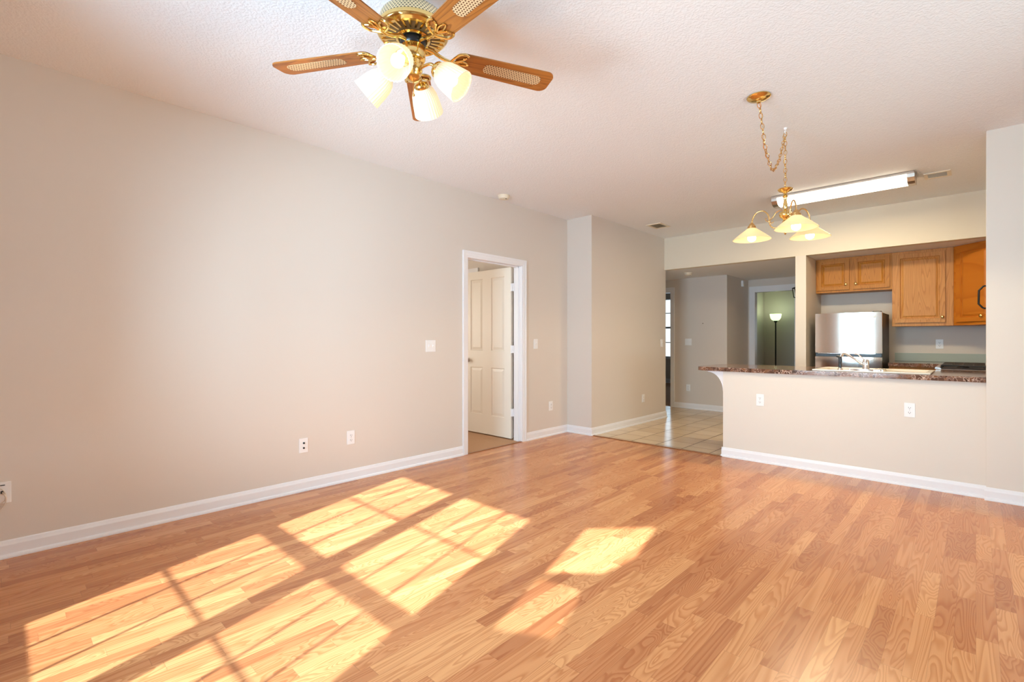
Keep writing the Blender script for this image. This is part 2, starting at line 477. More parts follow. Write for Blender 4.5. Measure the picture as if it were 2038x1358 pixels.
class Thing:
    """an Empty at the thing's base; parts are given in world coordinates (or local, with local=True)"""
    def __init__(s, name, loc, label, cat, group=None, rotz=0.0, kind=None):
        s.o = bpy.data.objects.new(name, None); COL.objects.link(s.o)
        s.o.location = loc; s.o.rotation_euler = (0, 0, rotz); s.o.empty_display_size = 0.05
        if kind: s.o['kind'] = kind
        else: s.o['label'] = label; s.o['category'] = cat
        if group: s.o['group'] = group
        s.loc = tuple(loc)
    def part(s, name, bm, mat, parent=None, local=False, label=None):
        o = link_obj(name, bm, mat, parent or s.o, (0, 0, 0) if local else s.loc)
        if label: o['label'] = label
        return o

def single(name, bm, mat, loc, label, cat, group=None):
    o = link_obj(name, bm, mat, None, loc); o.location = loc
    o['label'] = label; o['category'] = cat
    if group: o['group'] = group
    return o

def copy_tree(o, parent=None):
    c = o.copy(); COL.objects.link(c); c.parent = parent
    for ch in list(o.children): copy_tree(ch, c)
    return c

# ------------------------------------------------------------------ floors and ceilings
b = NB(); box(b, XL, 2.7, YB, 5.05, -0.05, 0); box(b, 0.055, 2.7, 5.04, 5.06, -0.05, 0); struct('floor', b, M['laminate'])
b = NB(); box(b, -5.12, 0.6, 5.05, 9.3, -0.05, 0); box(b, -3.72, -1.4, 9.3, 12.8, -0.05, 0); struct('floor_hall', b, M['tile'])
b = NB(); box(b, -7.2, XL, 0.9, 4.45, -0.05, -0.002); box(b, -7.2, -3.75, 8.24, 12.7, -0.05, 0.004); struct('floor_carpet', b, M['carpet'])
b = NB(); box(b, -3.93, 2.82, YB-0.12, 7.0, CEIL, CEIL+0.1); struct('ceiling', b, M['ceiling'])
b = NB(); box(b, -5.12, 0.6, 6.98+0.11, 9.3, LOW, LOW+0.1); struct('ceiling_hall', b, M['ceiling'])
b = NB(); box(b, -7.3, -3.93, 0.8, 4.45, 2.6, 2.7); box(b, -7.3, -3.70, 8.29, 12.8, 2.6, 2.7); box(b, -3.72, -1.3, 9.3, 12.8, 2.6, 2.7); struct('ceiling_rooms', b, M['ceiling'])
b = NB(); box(b, -3.435, 0.6, 6.98, 7.09, LOW, CEIL); struct('wall_header', b, M['header'])

# ------------------------------------------------------------------ walls
DY0, DY1, DZ = 3.345, 4.172, 2.032      # bedroom doorway
b = NB(); box(b, -3.93, XL, YB-0.12, DY0-0.018, 0, CEIL); box(b, -3.93, XL, DY1+0.018, 5.04, 0, CEIL); box(b, -3.93, XL, DY0-0.018, DY1+0.018, DZ+0.018, CEIL)
struct('wall_left', b, M['wall'])
b = NB(); box(b, -3.81, -3.435, 5.04, 7.02, 0, CEIL); struct('wall_partition', b, M['wall'])
HX0, HX1, HZ = -4.70, -3.905, 2.033     # doorway at the hidden end of the hall
b = NB(); box(b, -5.12, -5.0, 6.9, 8.29, 0, LOW+0.1); box(b, -5.12, -3.81, 6.9, 7.02, 0, CEIL); struct('wall_hall_left', b, M['wall'])
b = NB(); box(b, -5.0, HX0, 8.18, 8.29, 0, LOW); box(b, HX1, -2.94, 8.18, 8.29, 0, LOW); box(b, HX0, HX1, 8.18, 8.29, HZ, LOW); box(b, -3.05, -2.94, 8.29, 9.2, 0, LOW); struct('wall_hall_back', b, M['wall'])
FX0, FX1, FZ = -2.831, -2.19, 2.035
b = NB(); box(b, -3.05, FX0, 9.2, 9.31, 0, LOW); box(b, FX1, -1.4, 9.2, 9.31, 0, LOW); box(b, FX0, FX1, 9.2, 9.31, FZ, LOW); box(b, -3.72, -1.28, 9.3, 9.36, LOW, 2.6)
struct('wall_foyer', b, M['wall'])
b = NB(); box(b, -1.664, -1.545, 6.98, 9.2, 0, LOW); struct('wall_column', b, M['cream'])
b = NB(); box(b, -1.545, 0.57, 7.8, 7.92, 0, LOW); struct('wall_kitchen_back', b, M['wall'])
b = NB(); box(b, 0.45, 0.57, 5.145, 7.8, 0, CEIL); struct('wall_kitchen_right', b, M['wall'])
b = NB(); box(b, 0.055, 2.82, 5.025, 5.145, 0, CEIL); struct('wall_pier', b, M['cream'])
b = NB(); box(b, -1.86, 0.055, 5.065, 5.185, 0, 0.862); struct('wall_peninsula', b, M['cream'])
# wall behind the camera with its openings
W1 = (-2.60, -1.02, 0.57, 2.13)      # twin window
W2 = (-0.76, -0.22, 1.40, 2.42)       # narrow opening for the shaped sun patch
W3 = (0.40, 2.30, 0.02, 2.12)         # added patio door
def wall_y(name, y0, y1, x0, x1, zt, holes, mat):
    b = NB(); xs = x0
    for h in sorted(holes):
        box(b, xs, h[0], y0, y1, 0, zt); box(b, h[0], h[1], y0, y1, h[3], zt)
        if h[2] > 0: box(b, h[0], h[1], y0, y1, 0, h[2])
        xs = h[1]
    box(b, xs, x1, y0, y1, 0, zt)
    return struct(name, b, mat)
wall_y('wall_back', YB-0.12, YB, -3.93, 2.82, CEIL, [W1, W2, W3], M['wall'])
b = NB(); x0, x1 = 2.7, 2.82
box(b, x0, x1, YB, 1.3, 0, CEIL); box(b, x0, x1, 3.1, 5.025, 0, CEIL); box(b, x0, x1, 1.3, 3.1, 0, 0.55); box(b, x0, x1, 1.3, 3.1, 2.1, CEIL)
struct('wall_right', b, M['wall'])
b = NB(); box(b, 0.25, 4.5, YB-4.2, YB-0.12, 2.5, 2.6); struct('added_sun_blocker', b, M['trim'])  # unseen roof sheet added to keep direct sun off the patio door
# bedroom shell
b = NB(); box(b, -7.3, -3.93, 4.32, 4.44, 0, 2.6); box(b, -7.3, -3.93, 0.8, 0.92, 0, 2.6)
box(b, -7.3, -7.18, 0.92, 1.5, 0, 2.6); box(b, -7.3, -7.18, 2.9, 4.32, 0, 2.6); box(b, -7.3, -7.18, 1.5, 2.9, 0, 0.7); box(b, -7.3, -7.18, 1.5, 2.9, 2.1, 2.6)
struct('wall_bedroom', b, M['wall'])
# far room shell, with the window seen through the hall doorway
b = NB(); box(b, -7.3, -5.0, 8.18, 8.29, 0, 2.6); box(b, -5.0, -3.7, 8.18, 8.29, LOW, 2.6); box(b, -7.3, -7.18, 8.29, 12.72, 0, 2.6); box(b, -3.9, -3.7, 8.29, 12.8, 0, 2.6)
box(b, -7.3, -6.35, 12.6, 12.72, 0, 2.6); box(b, -5.25, -3.9, 12.6, 12.72, 0, 2.6); box(b, -6.35, -5.25, 12.6, 12.72, 0, 0.69); box(b, -6.35, -5.25, 12.6, 12.72, 2.315, 2.6)
struct('wall_far_room', b, M['wall'])
# lamp room shell
b = NB(); box(b, -3.7, -2.5, 12.7, 12.82, 0, 2.6); box(b, -1.9, -1.28, 12.7, 12.82, 0, 2.6); box(b, -2.5, -1.9, 12.7, 12.82, 0, 0.9); box(b, -2.5, -1.9, 12.7, 12.82, 1.9, 2.6); box(b, -1.4, -1.28, 9.3, 12.7, 0, 2.6)
struct('wall_lamp_room', b, M['wall'])

# ------------------------------------------------------------------ baseboards, casings, thresholds
def baseboard(name, p0, p1, nrm, h=0.094, shoe=True):
    """profile extruded from p0 to p1 on a wall whose face looks along nrm"""
    prof = [(0, 0), (0.024, 0), (0.024, 0.008), (0.020, 0.017), (0.0125, 0.021), (0.0125, h-0.026), (0.009, h-0.016), (0.006, h-0.004), (0.003, h), (0, h)]
    b = NB(); n = Vector((*nrm, 0)); P0 = Vector((*p0, 0)); P1 = Vector((*p1, 0))
    A = [b.verts.new(P0+n*d+Vector((0, 0, z))) for d, z in prof]; B = [b.verts.new(P1+n*d+Vector((0, 0, z))) for d, z in prof]
    k = len(prof)
    for i in range(k): b.faces.new((A[i], A[(i+1) % k], B[(i+1) % k], B[i]))
    b.faces.new(A[::-1]); b.faces.new(B)
    return struct(name, b, M['trim'])
CO0, CO1, CZ = 3.273, 4.243, 2.102
baseboard('baseboard_left', (XL, YB), (XL, CO0), (1, 0))
baseboard('baseboard_left_far', (XL, CO1), (XL, 5.04), (1, 0))
baseboard('baseboard_partition_front', (XL, 5.04), (-3.435+0.012, 5.04), (0, -1))
baseboard('baseboard_partition_side', (-3.435, 5.04-0.012), (-3.435, 7.03), (1, 0))
baseboard('baseboard_hall_back', (-3.83, 8.18), (-2.94+0.012, 8.18), (0, -1))
baseboard('baseboard_hall_recess', (-2.94, 8.18), (-2.94, 9.2), (1, 0))
baseboard('baseboard_peninsula', (-1.86-0.012, 5.065), (0.055, 5.065), (0, -1))
baseboard('baseboard_peninsula_end', (-1.86, 5.055), (-1.86, 5.185), (-1, 0))
baseboard('baseboard_pier', (0.055-0.010, 5.025), (2.7, 5.025), (0, -1))
baseboard('baseboard_back', (-3.81, YB), (0.38, YB), (0, 1))
baseboard('baseboard_bedroom', (-4.6, 4.32), (-3.93, 4.32), (0, -1))
baseboard('baseboard_far_room', (-7.18, 12.6), (-3.9, 12.6), (0, -1), 0.12)
b = NB(); box(b, -3.435, -1.86, 5.035, 5.068, 0, 0.007, 0.003); struct('trim_1', b, M['seam'])
b = NB(); box(b, -3.835, -3.80, DY0, DY1, -0.001, 0.006, 0.002); struct('trim_2', b, M['seam'])

def casing_x(name, xf, out, y0, y1, zt, w, dep=0.018):
    """stepped casing on a wall face x=xf, projecting along out (+1/-1) around opening y0..y1, top zt"""
    b = NB()
    for (i, j, d) in ((0.0, 0.022, dep), (0.022, w-0.016, dep*0.72), (w-0.016, w, dep*0.5)):
        # i,j measured from outer edge inward
        box(b, xf, xf+out*d, y0-w+i, y0-w+j, 0, zt+w-i); box(b, xf, xf+out*d, y1+w-j, y1+w-i, 0, zt+w-i)
        box(b, xf, xf+out*d, y0-w+j, y1+w-j, zt+w-j, zt+w-i)
    return b
b = casing_x('c', XL, 1, DY0-0.004, DY1+0.004, DZ+0.004, 0.066); struct('trim_3', b, M['trim'])
b = casing_x('c', -3.93, -1, DY0-0.004, DY1+0.004, DZ+0.004, 0.066); struct('trim_4', b, M['trim'])
b = NB()      # jamb lining and stop
for (y, s) in ((DY0, -1), (DY1, 1)):
    box(b, -3.932, XL+0.002, y, y+s*0.018, 0, DZ+0.018); box(b, -3.895, -3.855, y-s*0.011, y, 0, DZ)
box(b, -3.932, XL+0.002, DY0, DY1, DZ, DZ+0.018); box(b, -3.895, -3.855, DY0, DY1, DZ-0.011, DZ)
struct('trim_5', b, M['trim'])
# casing and jamb of the hall doorway (wall y=8.18)
b = NB(); w = 0.070; yf = 8.18
for (i, j, d) in ((0.0, 0.022, 0.018), (0.022, w-0.016, 0.013), (w-0.016, w, 0.009)):
    box(b, HX0-w+i, HX0-w+j, yf-d, yf, 0, HZ+w-i); box(b, HX1+w-j, HX1+w-i, yf-d, yf, 0, HZ+w-i); box(b, HX0-w+j, HX1+w-j, yf-d, yf, HZ+w-j, HZ+w-i)
box(b, HX0-0.001, HX0+0.016, yf-0.004, yf+0.112, 0, HZ); box(b, HX1-0.006, HX1+0.001, yf-0.004, yf+0.112, 0, HZ); box(b, HX0, HX1, yf-0.004, yf+0.112, HZ-0.016, HZ)
struct('trim_6', b, M['trim'])
# casing and jamb of the foyer doorway (wall y=9.2)
b = NB(); w = 0.085; yf = 9.2
for (i, j, d) in ((0.0, 0.022, 0.018), (0.022, w-0.016, 0.013), (w-0.016, w, 0.009)):
    box(b, FX0-w+i, FX0-w+j, yf-d, yf, 0, FZ+w-i); box(b, FX1+w-j, FX1+w-i, yf-d, yf, 0, FZ+w-i); box(b, FX0-w+j, FX1+w-j, yf-d, yf, FZ+w-j, FZ+w-i)
box(b, FX0-0.001, FX0+0.004, yf-0.004, yf+0.112, 0, FZ); box(b, FX1-0.016, FX1+0.001, yf-0.004, yf+0.112, 0, FZ); box(b, FX0, FX1, yf-0.004, yf+0.112, FZ-0.016, FZ)
struct('trim_7', b, M['trim'])
# casing of the closet behind the open door leaf
b = NB(); box(b, -4.77, -4.70, 4.30, 4.32, 0, 2.12); box(b, -5.6, -4.77, 4.30, 4.32, 2.05, 2.12); box(b, -5.6, -5.53, 4.30, 4.32, 0, 2.05)
struct('trim_8', b, M['trim'])

# ------------------------------------------------------------------ doors
def panel_slab(bm, w, h, t, panels, rec=0.010, field=0.03):
    """slab in local x 0..w, y 0..h (up), front at z=0, back z=-t; panels = rects recessed with a raised field"""
    xs = sorted({0, w, *[p[0] for p in panels], *[p[1] for p in panels]}); ys = sorted({0, h, *[p[2] for p in panels], *[p[3] for p in panels]})
    vs = {}
    def V(x, y, z):
        k = (round(x, 5), round(y, 5), round(z, 5))
        if k not in vs: vs[k] = bm.verts.new((x, y, z))
        return vs[k]
    for i in range(len(xs)-1):
        for j in range(len(ys)-1):
            cx, cy = (xs[i]+xs[i+1])/2, (ys[j]+ys[j+1])/2
            if any(p[0] < cx < p[1] and p[2] < cy < p[3] for p in panels): continue
            bm.faces.new((V(xs[i], ys[j], 0), V(xs[i+1], ys[j], 0), V(xs[i+1], ys[j+1], 0), V(xs[i], ys[j+1], 0)))
    for p in panels:
        def R(ins, z): return [V(p[0]+ins, p[2]+ins, z), V(p[1]-ins, p[2]+ins, z), V(p[1]-ins, p[3]-ins, z), V(p[0]+ins, p[3]-ins, z)]
        rings = [R(0, 0), R(0.007, -rec), R(0.014, -rec), R(0.014+field, -rec*0.25)]
        for A, B in zip(rings, rings[1:]):
            for i in range(4): bm.faces.new((A[i], A[(i+1) % 4], B[(i+1) % 4], B[i]))
        bm.faces.new(rings[-1])
    # sides and back
    bl = [bm.verts.new(q) for q in ((0, 0, -t), (w, 0, -t), (w, h, -t), (0, h, -t))]
    bm.faces.new(bl[::-1])
    edge = [[(x, 0) for x in xs], [(w, y) for y in ys], [(x, h) for x in xs[::-1]], [(0, y) for y in ys[::-1]]]
    for k, e in enumerate(edge):
        bm.faces.new([V(x, y, 0) for x, y in e][::-1] + [bl[k], bl[(k+1) % 4]])
    return bm
def to_wall(origin, u, v, n):
    m = Matrix.Identity(4)
    for i, a in enumerate((u, v, n)):
        for r in range(3): m[r][i] = a[r]
    for r in range(3): m[r][3] = origin[r]
    return m

d1 = Thing('door_1', (-3.96, 4.19, 0), None, None, kind='structure')
b = NB(); LW = 0.825
panel_slab(b, LW, 2.03, 0.035, [(0.11, 0.335, 0.235, 0.825), (0.49, 0.715, 0.235, 0.825), (0.11, 0.335, 1.035, 1.93), (0.49, 0.715, 1.035, 1.93)], 0.008, 0.028)
bmesh.ops.transform(b, matrix=to_wall((-3.980-LW, 4.172, 0.012), (1, 0, 0), (0, 0, 1), (0, -1, 0)), verts=b.verts)
leaf = d1.part('leaf', b, M['door'])
b = NB(); lathe(b, [(0.032, 0), (0.032, 0.006), (0.012, 0.010), (0.011, 0.03), (0.024, 0.038), (0.029, 0.052), (0.024, 0.064), (0, 0.068)], frame_to((-4.748, 4.172, 0.925), (0, -1, 0)))
d1.part('door_knob', b, M['nickel'], label='satin metal door knob')
for z in (1.80, 1.07, 0.325):
    b = NB(); box(b, -3.982, -3.930, 4.166, 4.171, z-0.045, z+0.045); cyl(b, (-3.956, 4.163, z-0.045), (-3.956, 4.163, z+0.045), 0.006, seg=10)
    d1.part('hinge', b, M['trim'])

# ------------------------------------------------------------------ windows
def sash(bm, x0, x1, z0, z1, y, fr, dep, cols, rows, mun=0.015):
    box(bm, x0, x0+fr, y-dep, y, z0, z1); box(bm, x1-fr, x1, y-dep, y, z0, z1); box(bm, x0+fr, x1-fr, y-dep, y, z0, z0+fr); box(bm, x0+fr, x1-fr, y-dep, y, z1-fr, z1)
    gx0, gx1, gz0, gz1 = x0+fr, x1-fr, z0+fr, z1-fr
    for i in range(1, cols):
        x = gx0+(gx1-gx0)*i/cols; box(bm, x-mun/2, x+mun/2, y-dep*0.6, y-dep*0.3, gz0, gz1)
    for j in range(1, rows):
        z = gz0+(gz1-gz0)*j/rows; box(bm, gx0, gx1, y-dep*0.6, y-dep*0.3, z-mun/2, z+mun/2)
w1 = Thing('window_1', (-1.82, YB-0.06, 0.57), None, None, kind='structure')
for k, (a, c) in enumerate(((-2.548, -1.868), (-1.731, -1.071))):
    f = 0.03
    b = NB(); sash(b, a-f, c+f, 1.342-f, 2.084+f, YB-0.03, f, 0.03, 3, 2); w1.part('upper_sash', b, M['trim'])
    b = NB(); sash(b, a-f, c+f, 0.624-f, 1.273+f, YB-0.03, f, 0.03, 3, 2); w1.part('lower_sash', b, M['trim'])
    b = NB(); box(b, a, c, YB-0.043, YB-0.040, 1.342, 2.084); w1.part('pane', b, M['glass'])
    b = NB(); box(b, a, c, YB-0.043, YB-0.040, 0.624, 1.273); w1.part('pane', b, M['glass'])
    b = NB()
    v = [b.verts.new(q) for q in ((a-0.03, YB-0.075, 0.58), (c+0.03, YB-0.075, 0.58), (c+0.03, YB-0.075, 1.28), (a-0.03, YB-0.075, 1.28))]; b.faces.new(v)
    w1.part('insect_screen', b, M['screen'])
b = NB()
box(b, -1.840, -1.760, YB-0.07, YB-0.02, 0.57, 2.13)                       # mullion between the two units
for (a, c) in ((-2.60, -2.578), (-1.041, -1.02)): box(b, a, c, YB-0.07, YB+0.005, 0.57, 2.13)
box(b, -2.68, -0.94, YB, YB+0.016, 2.118, 2.19); box(b, -2.68, -2.60, YB, YB+0.016, 0.50, 2.118); box(b, -1.02, -0.94, YB, YB+0.016, 0.50, 2.118)
box(b, -2.585, -1.84, YB-0.07, YB-0.002, 2.118, 2.13); box(b, -1.76, -1.041, YB-0.07, YB-0.002, 2.118, 2.13)
w1.part('window_frame', b, M['trim'])
b = NB(); box(b, -2.70, -0.94, YB-0.06, YB+0.05, 0.545, 0.572, 0.004); w1.part('window_sill', b, M['trim'])

w2 = Thing('window_sun_mask', (-0.5, YB-0.06, 1.3), None, None, kind='structure')
UP = [(-0.680, 2.171), (-0.279, 2.371), (-0.300, 2.08), (-0.42, 1.90), (-0.698, 1.778)]     # hole outlines shaped to throw the soft sun patch on the floor
LO = [(-0.703, 1.742), (-0.43, 1.862), (-0.44, 1.70), (-0.44, 1.53), (-0.706, 1.453)]
def ring_panel(bm, hole, rect, y0, y1):
    """flat frame panel between a rectangle and a five sided hole"""
    n = len(hole); cx = sum(p[0] for p in hole)/n; cz = sum(p[1] for p in hole)/n
    outer = []
    for (x, z) in hole:
        dx, dz = x-cx, z-cz
        t = min((rect[1]-cx)/dx if dx > 0 else (rect[0]-cx)/dx if dx < 0 else 9, (rect[3]-cz)/dz if dz > 0 else (rect[2]-cz)/dz if dz < 0 else 9)
        outer.append((cx+dx*t, cz+dz*t))
    for i in range(n):
        j = (i+1) % n
        q = [hole[i], hole[j], outer[j]]
        cor = [c for c in ((rect[0], rect[2]), (rect[0], rect[3]), (rect[1], rect[2]), (rect[1], rect[3]))
               if 0 < ((math.atan2(outer[i][1]-cz, outer[i][0]-cx)-math.atan2(c[1]-cz, c[0]-cx)) % (2*PI)) < ((math.atan2(outer[i][1]-cz, outer[i][0]-cx)-math.atan2(outer[j][1]-cz, outer[j][0]-cx)) % (2*PI))]
        cor.sort(key=lambda c: (math.atan2(outer[j][1]-cz, outer[j][0]-cx)-math.atan2(c[1]-cz, c[0]-cx)) % (2*PI), reverse=True)
        prism(bm, q+cor+[outer[i]], y0, y1, to_wall((0, 0, 0), (1, 0, 0), (0, 0, 1), (0, 1, 0)))
b = NB(); ring_panel(b, UP, (-0.76, -0.22, 1.76, 2.42), YB-0.06, YB-0.045); ring_panel(b, LO, (-0.76, -0.22, 1.40, 1.76), YB-0.06, YB-0.045)
w2.part('window_frame', b, M['trim'])
b = NB(); box(b, -0.74, -0.24, YB-0.068, YB-0.065, 1.42, 2.40); w2.part('pane', b, M['glass'])
b = NB(); v = [b.verts.new(q) for q in ((-0.76, YB-0.078, 1.40), (-0.24, YB-0.078, 1.40), (-0.24, YB-0.078, 1.76), (-0.76, YB-0.078, 1.76))]; b.faces.new(v)
w2.part('insect_screen', b, M['screen2'])

d2 = Thing('added_patio_door', (1.35, YB-0.06, 0.02), None, None, kind='structure')  # unseen door added to let in more daylight
for (a, c) in ((0.40, 1.37), (1.33, 2.30)):
    b = NB(); sash(b, a, c, 0.02, 2.12, YB-(0.03 if a < 1 else 0.07), 0.06, 0.035, 1, 1); d2.part('door_frame', b, M['trim'])
    b = NB(); box(b, a+0.05, c-0.05, YB-(0.05 if a < 1 else 0.09), YB-(0.047 if a < 1 else 0.087), 0.07, 2.07); d2.part('pane', b, M['glass'])
for k in range(11):          # vertical blind slats, drawn almost closed
    x = 0.62+k*0.155
    b = NB(); m = Matrix.Translation((x, YB+0.07, 1.07)) @ Matrix.Rotation(math.radians(78), 4, 'Z'); box(b, -0.044, 0.044, -0.0006, 0.0006, -1.02, 1.02, mat=m); d2.part('slat', b, M['plastic'])
b = NB(); box(b, 0.40, 2.30, YB+0.04, YB+0.10, 2.095, 2.135); d2.part('head_rail', b, M['plastic'])

w3 = Thing('added_side_window', (2.76, 2.2, 0.55), None, None, kind='structure')  # unseen window added for more daylight from the right
b = NB()
for (y0, y1) in ((1.3, 2.2), (2.2, 3.1)):
    f = 0.05
    box(b, 2.74, 2.78, y0, y0+f, 0.55, 2.1); box(b, 2.74, 2.78, y1-f, y1, 0.55, 2.1); box(b, 2.74, 2.78, y0+f, y1-f, 0.55, 0.60); box(b, 2.74, 2.78, y0+f, y1-f, 2.05, 2.1); box(b, 2.74, 2.78, y0+f, y1-f, 1.3, 1.35)
w3.part('window_frame', b, M['trim'])
b = NB(); box(b, 2.758, 2.761, 1.34, 3.06, 0.59, 2.06); w3.part('pane', b, M['glass'])
w4 = Thing('added_bedroom_window', (-7.24, 2.2, 0.7), None, None, kind='structure')  # unseen window added to light the bedroom
b = NB(); box(b, -7.26, -7.22, 1.5, 1.55, 0.7, 2.1); box(b, -7.26, -7.22, 2.85, 2.9, 0.7, 2.1); box(b, -7.26, -7.22, 1.55, 2.85, 0.7, 0.75); box(b, -7.26, -7.22, 1.55, 2.85, 2.05, 2.1); box(b, -7.26, -7.22, 1.55, 2.85, 1.38, 1.42)
w4.part('window_frame', b, M['trim'])
b = NB(); box(b, -7.242, -7.239, 1.54, 2.86, 0.74, 2.06); w4.part('pane', b, M['glass'])
w5 = Thing('window_5', (-5.8, 12.65, 0.69), None, None, kind='structure')
b = NB()
sash(b, -6.35, -5.25, 1.50, 2.315, 12.66, 0.04, 0.04, 3, 2, 0.022); sash(b, -6.35, -5.25, 0.69, 1.53, 12.65, 0.04, 0.04, 3, 2, 0.022)
w5.part('window_frame', b, M['trim'])
b = NB(); box(b, -6.32, -5.28, 12.642, 12.645, 0.72, 2.29); w5.part('pane', b, M['glass'])
b = NB(); box(b, -6.42, -5.18, 12.55, 12.62, 0.665, 0.69); w5.part('window_sill', b, M['trim'])

# ------------------------------------------------------------------ electrical plates
def make_outlet(name, w=0.070, h=0.114, kind='duplex'):
    """local: face looks along -Y, centre at origin"""
    t = Thing(name, (0, 0, 0), '', 'outlet')
    b = NB(); box(b, -w/2, w/2, -0.006, 0, -h/2, h/2, 0.0025); t.part('cover_plate', b, M['plastic'], local=True)
    if kind == 'duplex':
        for s in (-1, 1):
            b = NB(); z = s*0.0195
            prism(b, [(0.0165*math.cos(a), 0.0145*math.sin(a)) for a in [2*PI*k/20 for k in range(20)]], 0, 0.003, to_wall((0, -0.006, z), (1, 0, 0), (0, 0, 1), (0, -1, 0)))
            r = t.part('receptacle', b, M['plastic'], local=True)
            b = NB(); box(b, -0.0075, -0.0052, -0.0096, -0.0085, z-0.003, z+0.006); box(b, 0.0052, 0.0075, -0.0096, -0.0085, z-0.003, z+0.005)
            lathe(b, [(0.0026, 0), (0.0026, 0.001)], to_wall((0, -0.0086, z-0.008), (1, 0, 0), (0, 0, 1), (0, -1, 0)), 10)
            t.part('slot', b, M['slot'], parent=r, local=True)
        b = NB(); lathe(b, [(0.003, 0), (0.003, 0.0012)], to_wall((0, -0.006, 0), (1, 0, 0), (0, 0, 1), (0, -1, 0)), 10); t.part('screw', b, M['nickel'], local=True)
    elif kind == 'jack':
        for s in (-1, 1):
            b = NB(); lathe(b, [(0.0075, 0), (0.0075, 0.004), (0.0045, 0.004), (0.0045, 0.012), (0, 0.012)], to_wall((0, -0.006, s*0.019), (1, 0, 0), (0, 0, 1), (0, -1, 0)), 14)
            t.part('jack', b, M['slot'], local=True, label='dark round jack')
    elif kind.startswith('switch'):
        k = int(kind[-1])
        for i in range(k):
            x = (i-(k-1)/2)*0.046
            b = NB(); box(b, x-0.005, x+0.005, -0.008, -0.006, -0.012, 0.012); box(b, x-0.0042, x+0.0042, -0.019, -0.008, 0.001, 0.009, 0.001)
            t.part('toggle', b, M['plastic'], local=True)
            for s in (-1, 1):
                b = NB(); lathe(b, [(0.0028, 0), (0.0028, 0.001)], to_wall((x, -0.006, s*0.03), (1, 0, 0), (0, 0, 1), (0, -1, 0)), 10)
                t.part('screw', b, M['plastic'], local=True)
    return t.o
ROT = {'+x': PI/2, '-y': 0.0}       # local -Y face turned to look along the given direction
proto_out = make_outlet('outlet'); used = [False]
def place_outlet(loc, face, label, group=None):
    o = proto_out if not used[0] else copy_tree(proto_out)
    used[0] = True
    o.location = loc; o.rotation_euler = (0, 0, ROT[face]); o['label'] = label; o['category'] = 'outlet'
    o['group'] = 'white wall outlets'
    return o
place_outlet((XL, 2.042, 0.360), '+x', 'white duplex outlet low on left wall, right one of two near doorway')
place_outlet((XL, 4.704, 0.365), '+x', 'white duplex outlet low on wall between bedroom door and corner')
place_outlet((-3.435, 6.326, 0.349), '+x', 'white duplex outlet low on partition wall above tiled hall floor')
place_outlet((-3.587, 8.18, 0.357), '-y', 'white duplex outlet low on hall back wall under light switch')
place_outlet((-1.509, 5.065, 0.600), '-y', 'white duplex outlet on kitchen peninsula front, left one near curved bracket')
place_outlet((-0.388, 5.065, 0.614), '-y', 'white duplex outlet on kitchen peninsula front, right one of two')
place_outlet((-0.317, 7.8, 1.130), '-y', 'white duplex outlet on kitchen back wall above grey green backsplash')
j = make_outlet('outlet', kind='jack'); j.location = (XL, 1.644, 0.355); j.rotation_euler = (0, 0, PI/2)
j['label'] = 'white wall plate with two dark round jacks, low on left wall'; j['category'] = 'wall plate'
def place_switch(kind, loc, face, label, w):
    o = make_outlet('light_switch', w=w, kind=kind); o.location = loc; o.rotation_euler = (0, 0, ROT[face])
    o['label'] = label; o['category'] = 'light switch'
    return o
place_switch('switch2', (XL, 2.871, 1.121), '+x', 'wide white double light switch on wall left of bedroom doorway', 0.116)
place_switch('switch1', (XL, 4.419, 1.131), '+x', 'narrow white light switch on wall right of bedroom doorway', 0.070)
place_switch('switch1', (-3.435, 6.893, 1.133), '+x', 'white light switch near end edge of partition wall by hall', 0.070)
place_switch('switch2', (-3.587, 8.18, 1.144), '-y', 'white double light switch on hall back wall above low outlet', 0.116)
# cable plate at the left edge of the picture
t = Thing('wall_plate', (XL, 0.0, 0.355), 'white cable wall plate with plugged cables low at left picture edge', 'wall plate')
b = NB(); box(b, XL, XL+0.007, -0.065, 0.050, 0.297, 0.412, 0.0025); t.part('cover_plate', b, M['plastic'])
b = NB(); box(b, XL+0.006, XL+0.016, 0.010, 0.024, 0.352, 0.366); t.part('jack', b, M['slot'], label='dark cable jack')
b = NB(); box(b, XL+0.006, XL+0.012, 0.008, 0.026, 0.394, 0.398); t.part('jack', b, M['slot'], label='thin dark slot jack')
b = NB(); tube(b, smooth_path([(XL+0.014, 0.017, 0.358), (XL+0.035, 0.024, 0.350), (XL+0.04, 0.030, 0.325), (XL+0.03, 0.022, 0.290), (XL+0.02, 0.0, 0.262), (XL+0.015, -0.03, 0.24), (XL+0.012, -0.09, 0.18), (XL+0.012, -0.16, 0.12)]), 0.0035); t.part('cable', b, M['cable'])
b = NB(); tube(b, smooth_path([(XL+0.010, -0.01, 0.385), (XL+0.03, 0.014, 0.380), (XL+0.035, 0.028, 0.35), (XL+0.026, 0.02, 0.31), (XL+0.012, -0.02, 0.30)]), 0.003); t.part('cable', b, M['cable'])

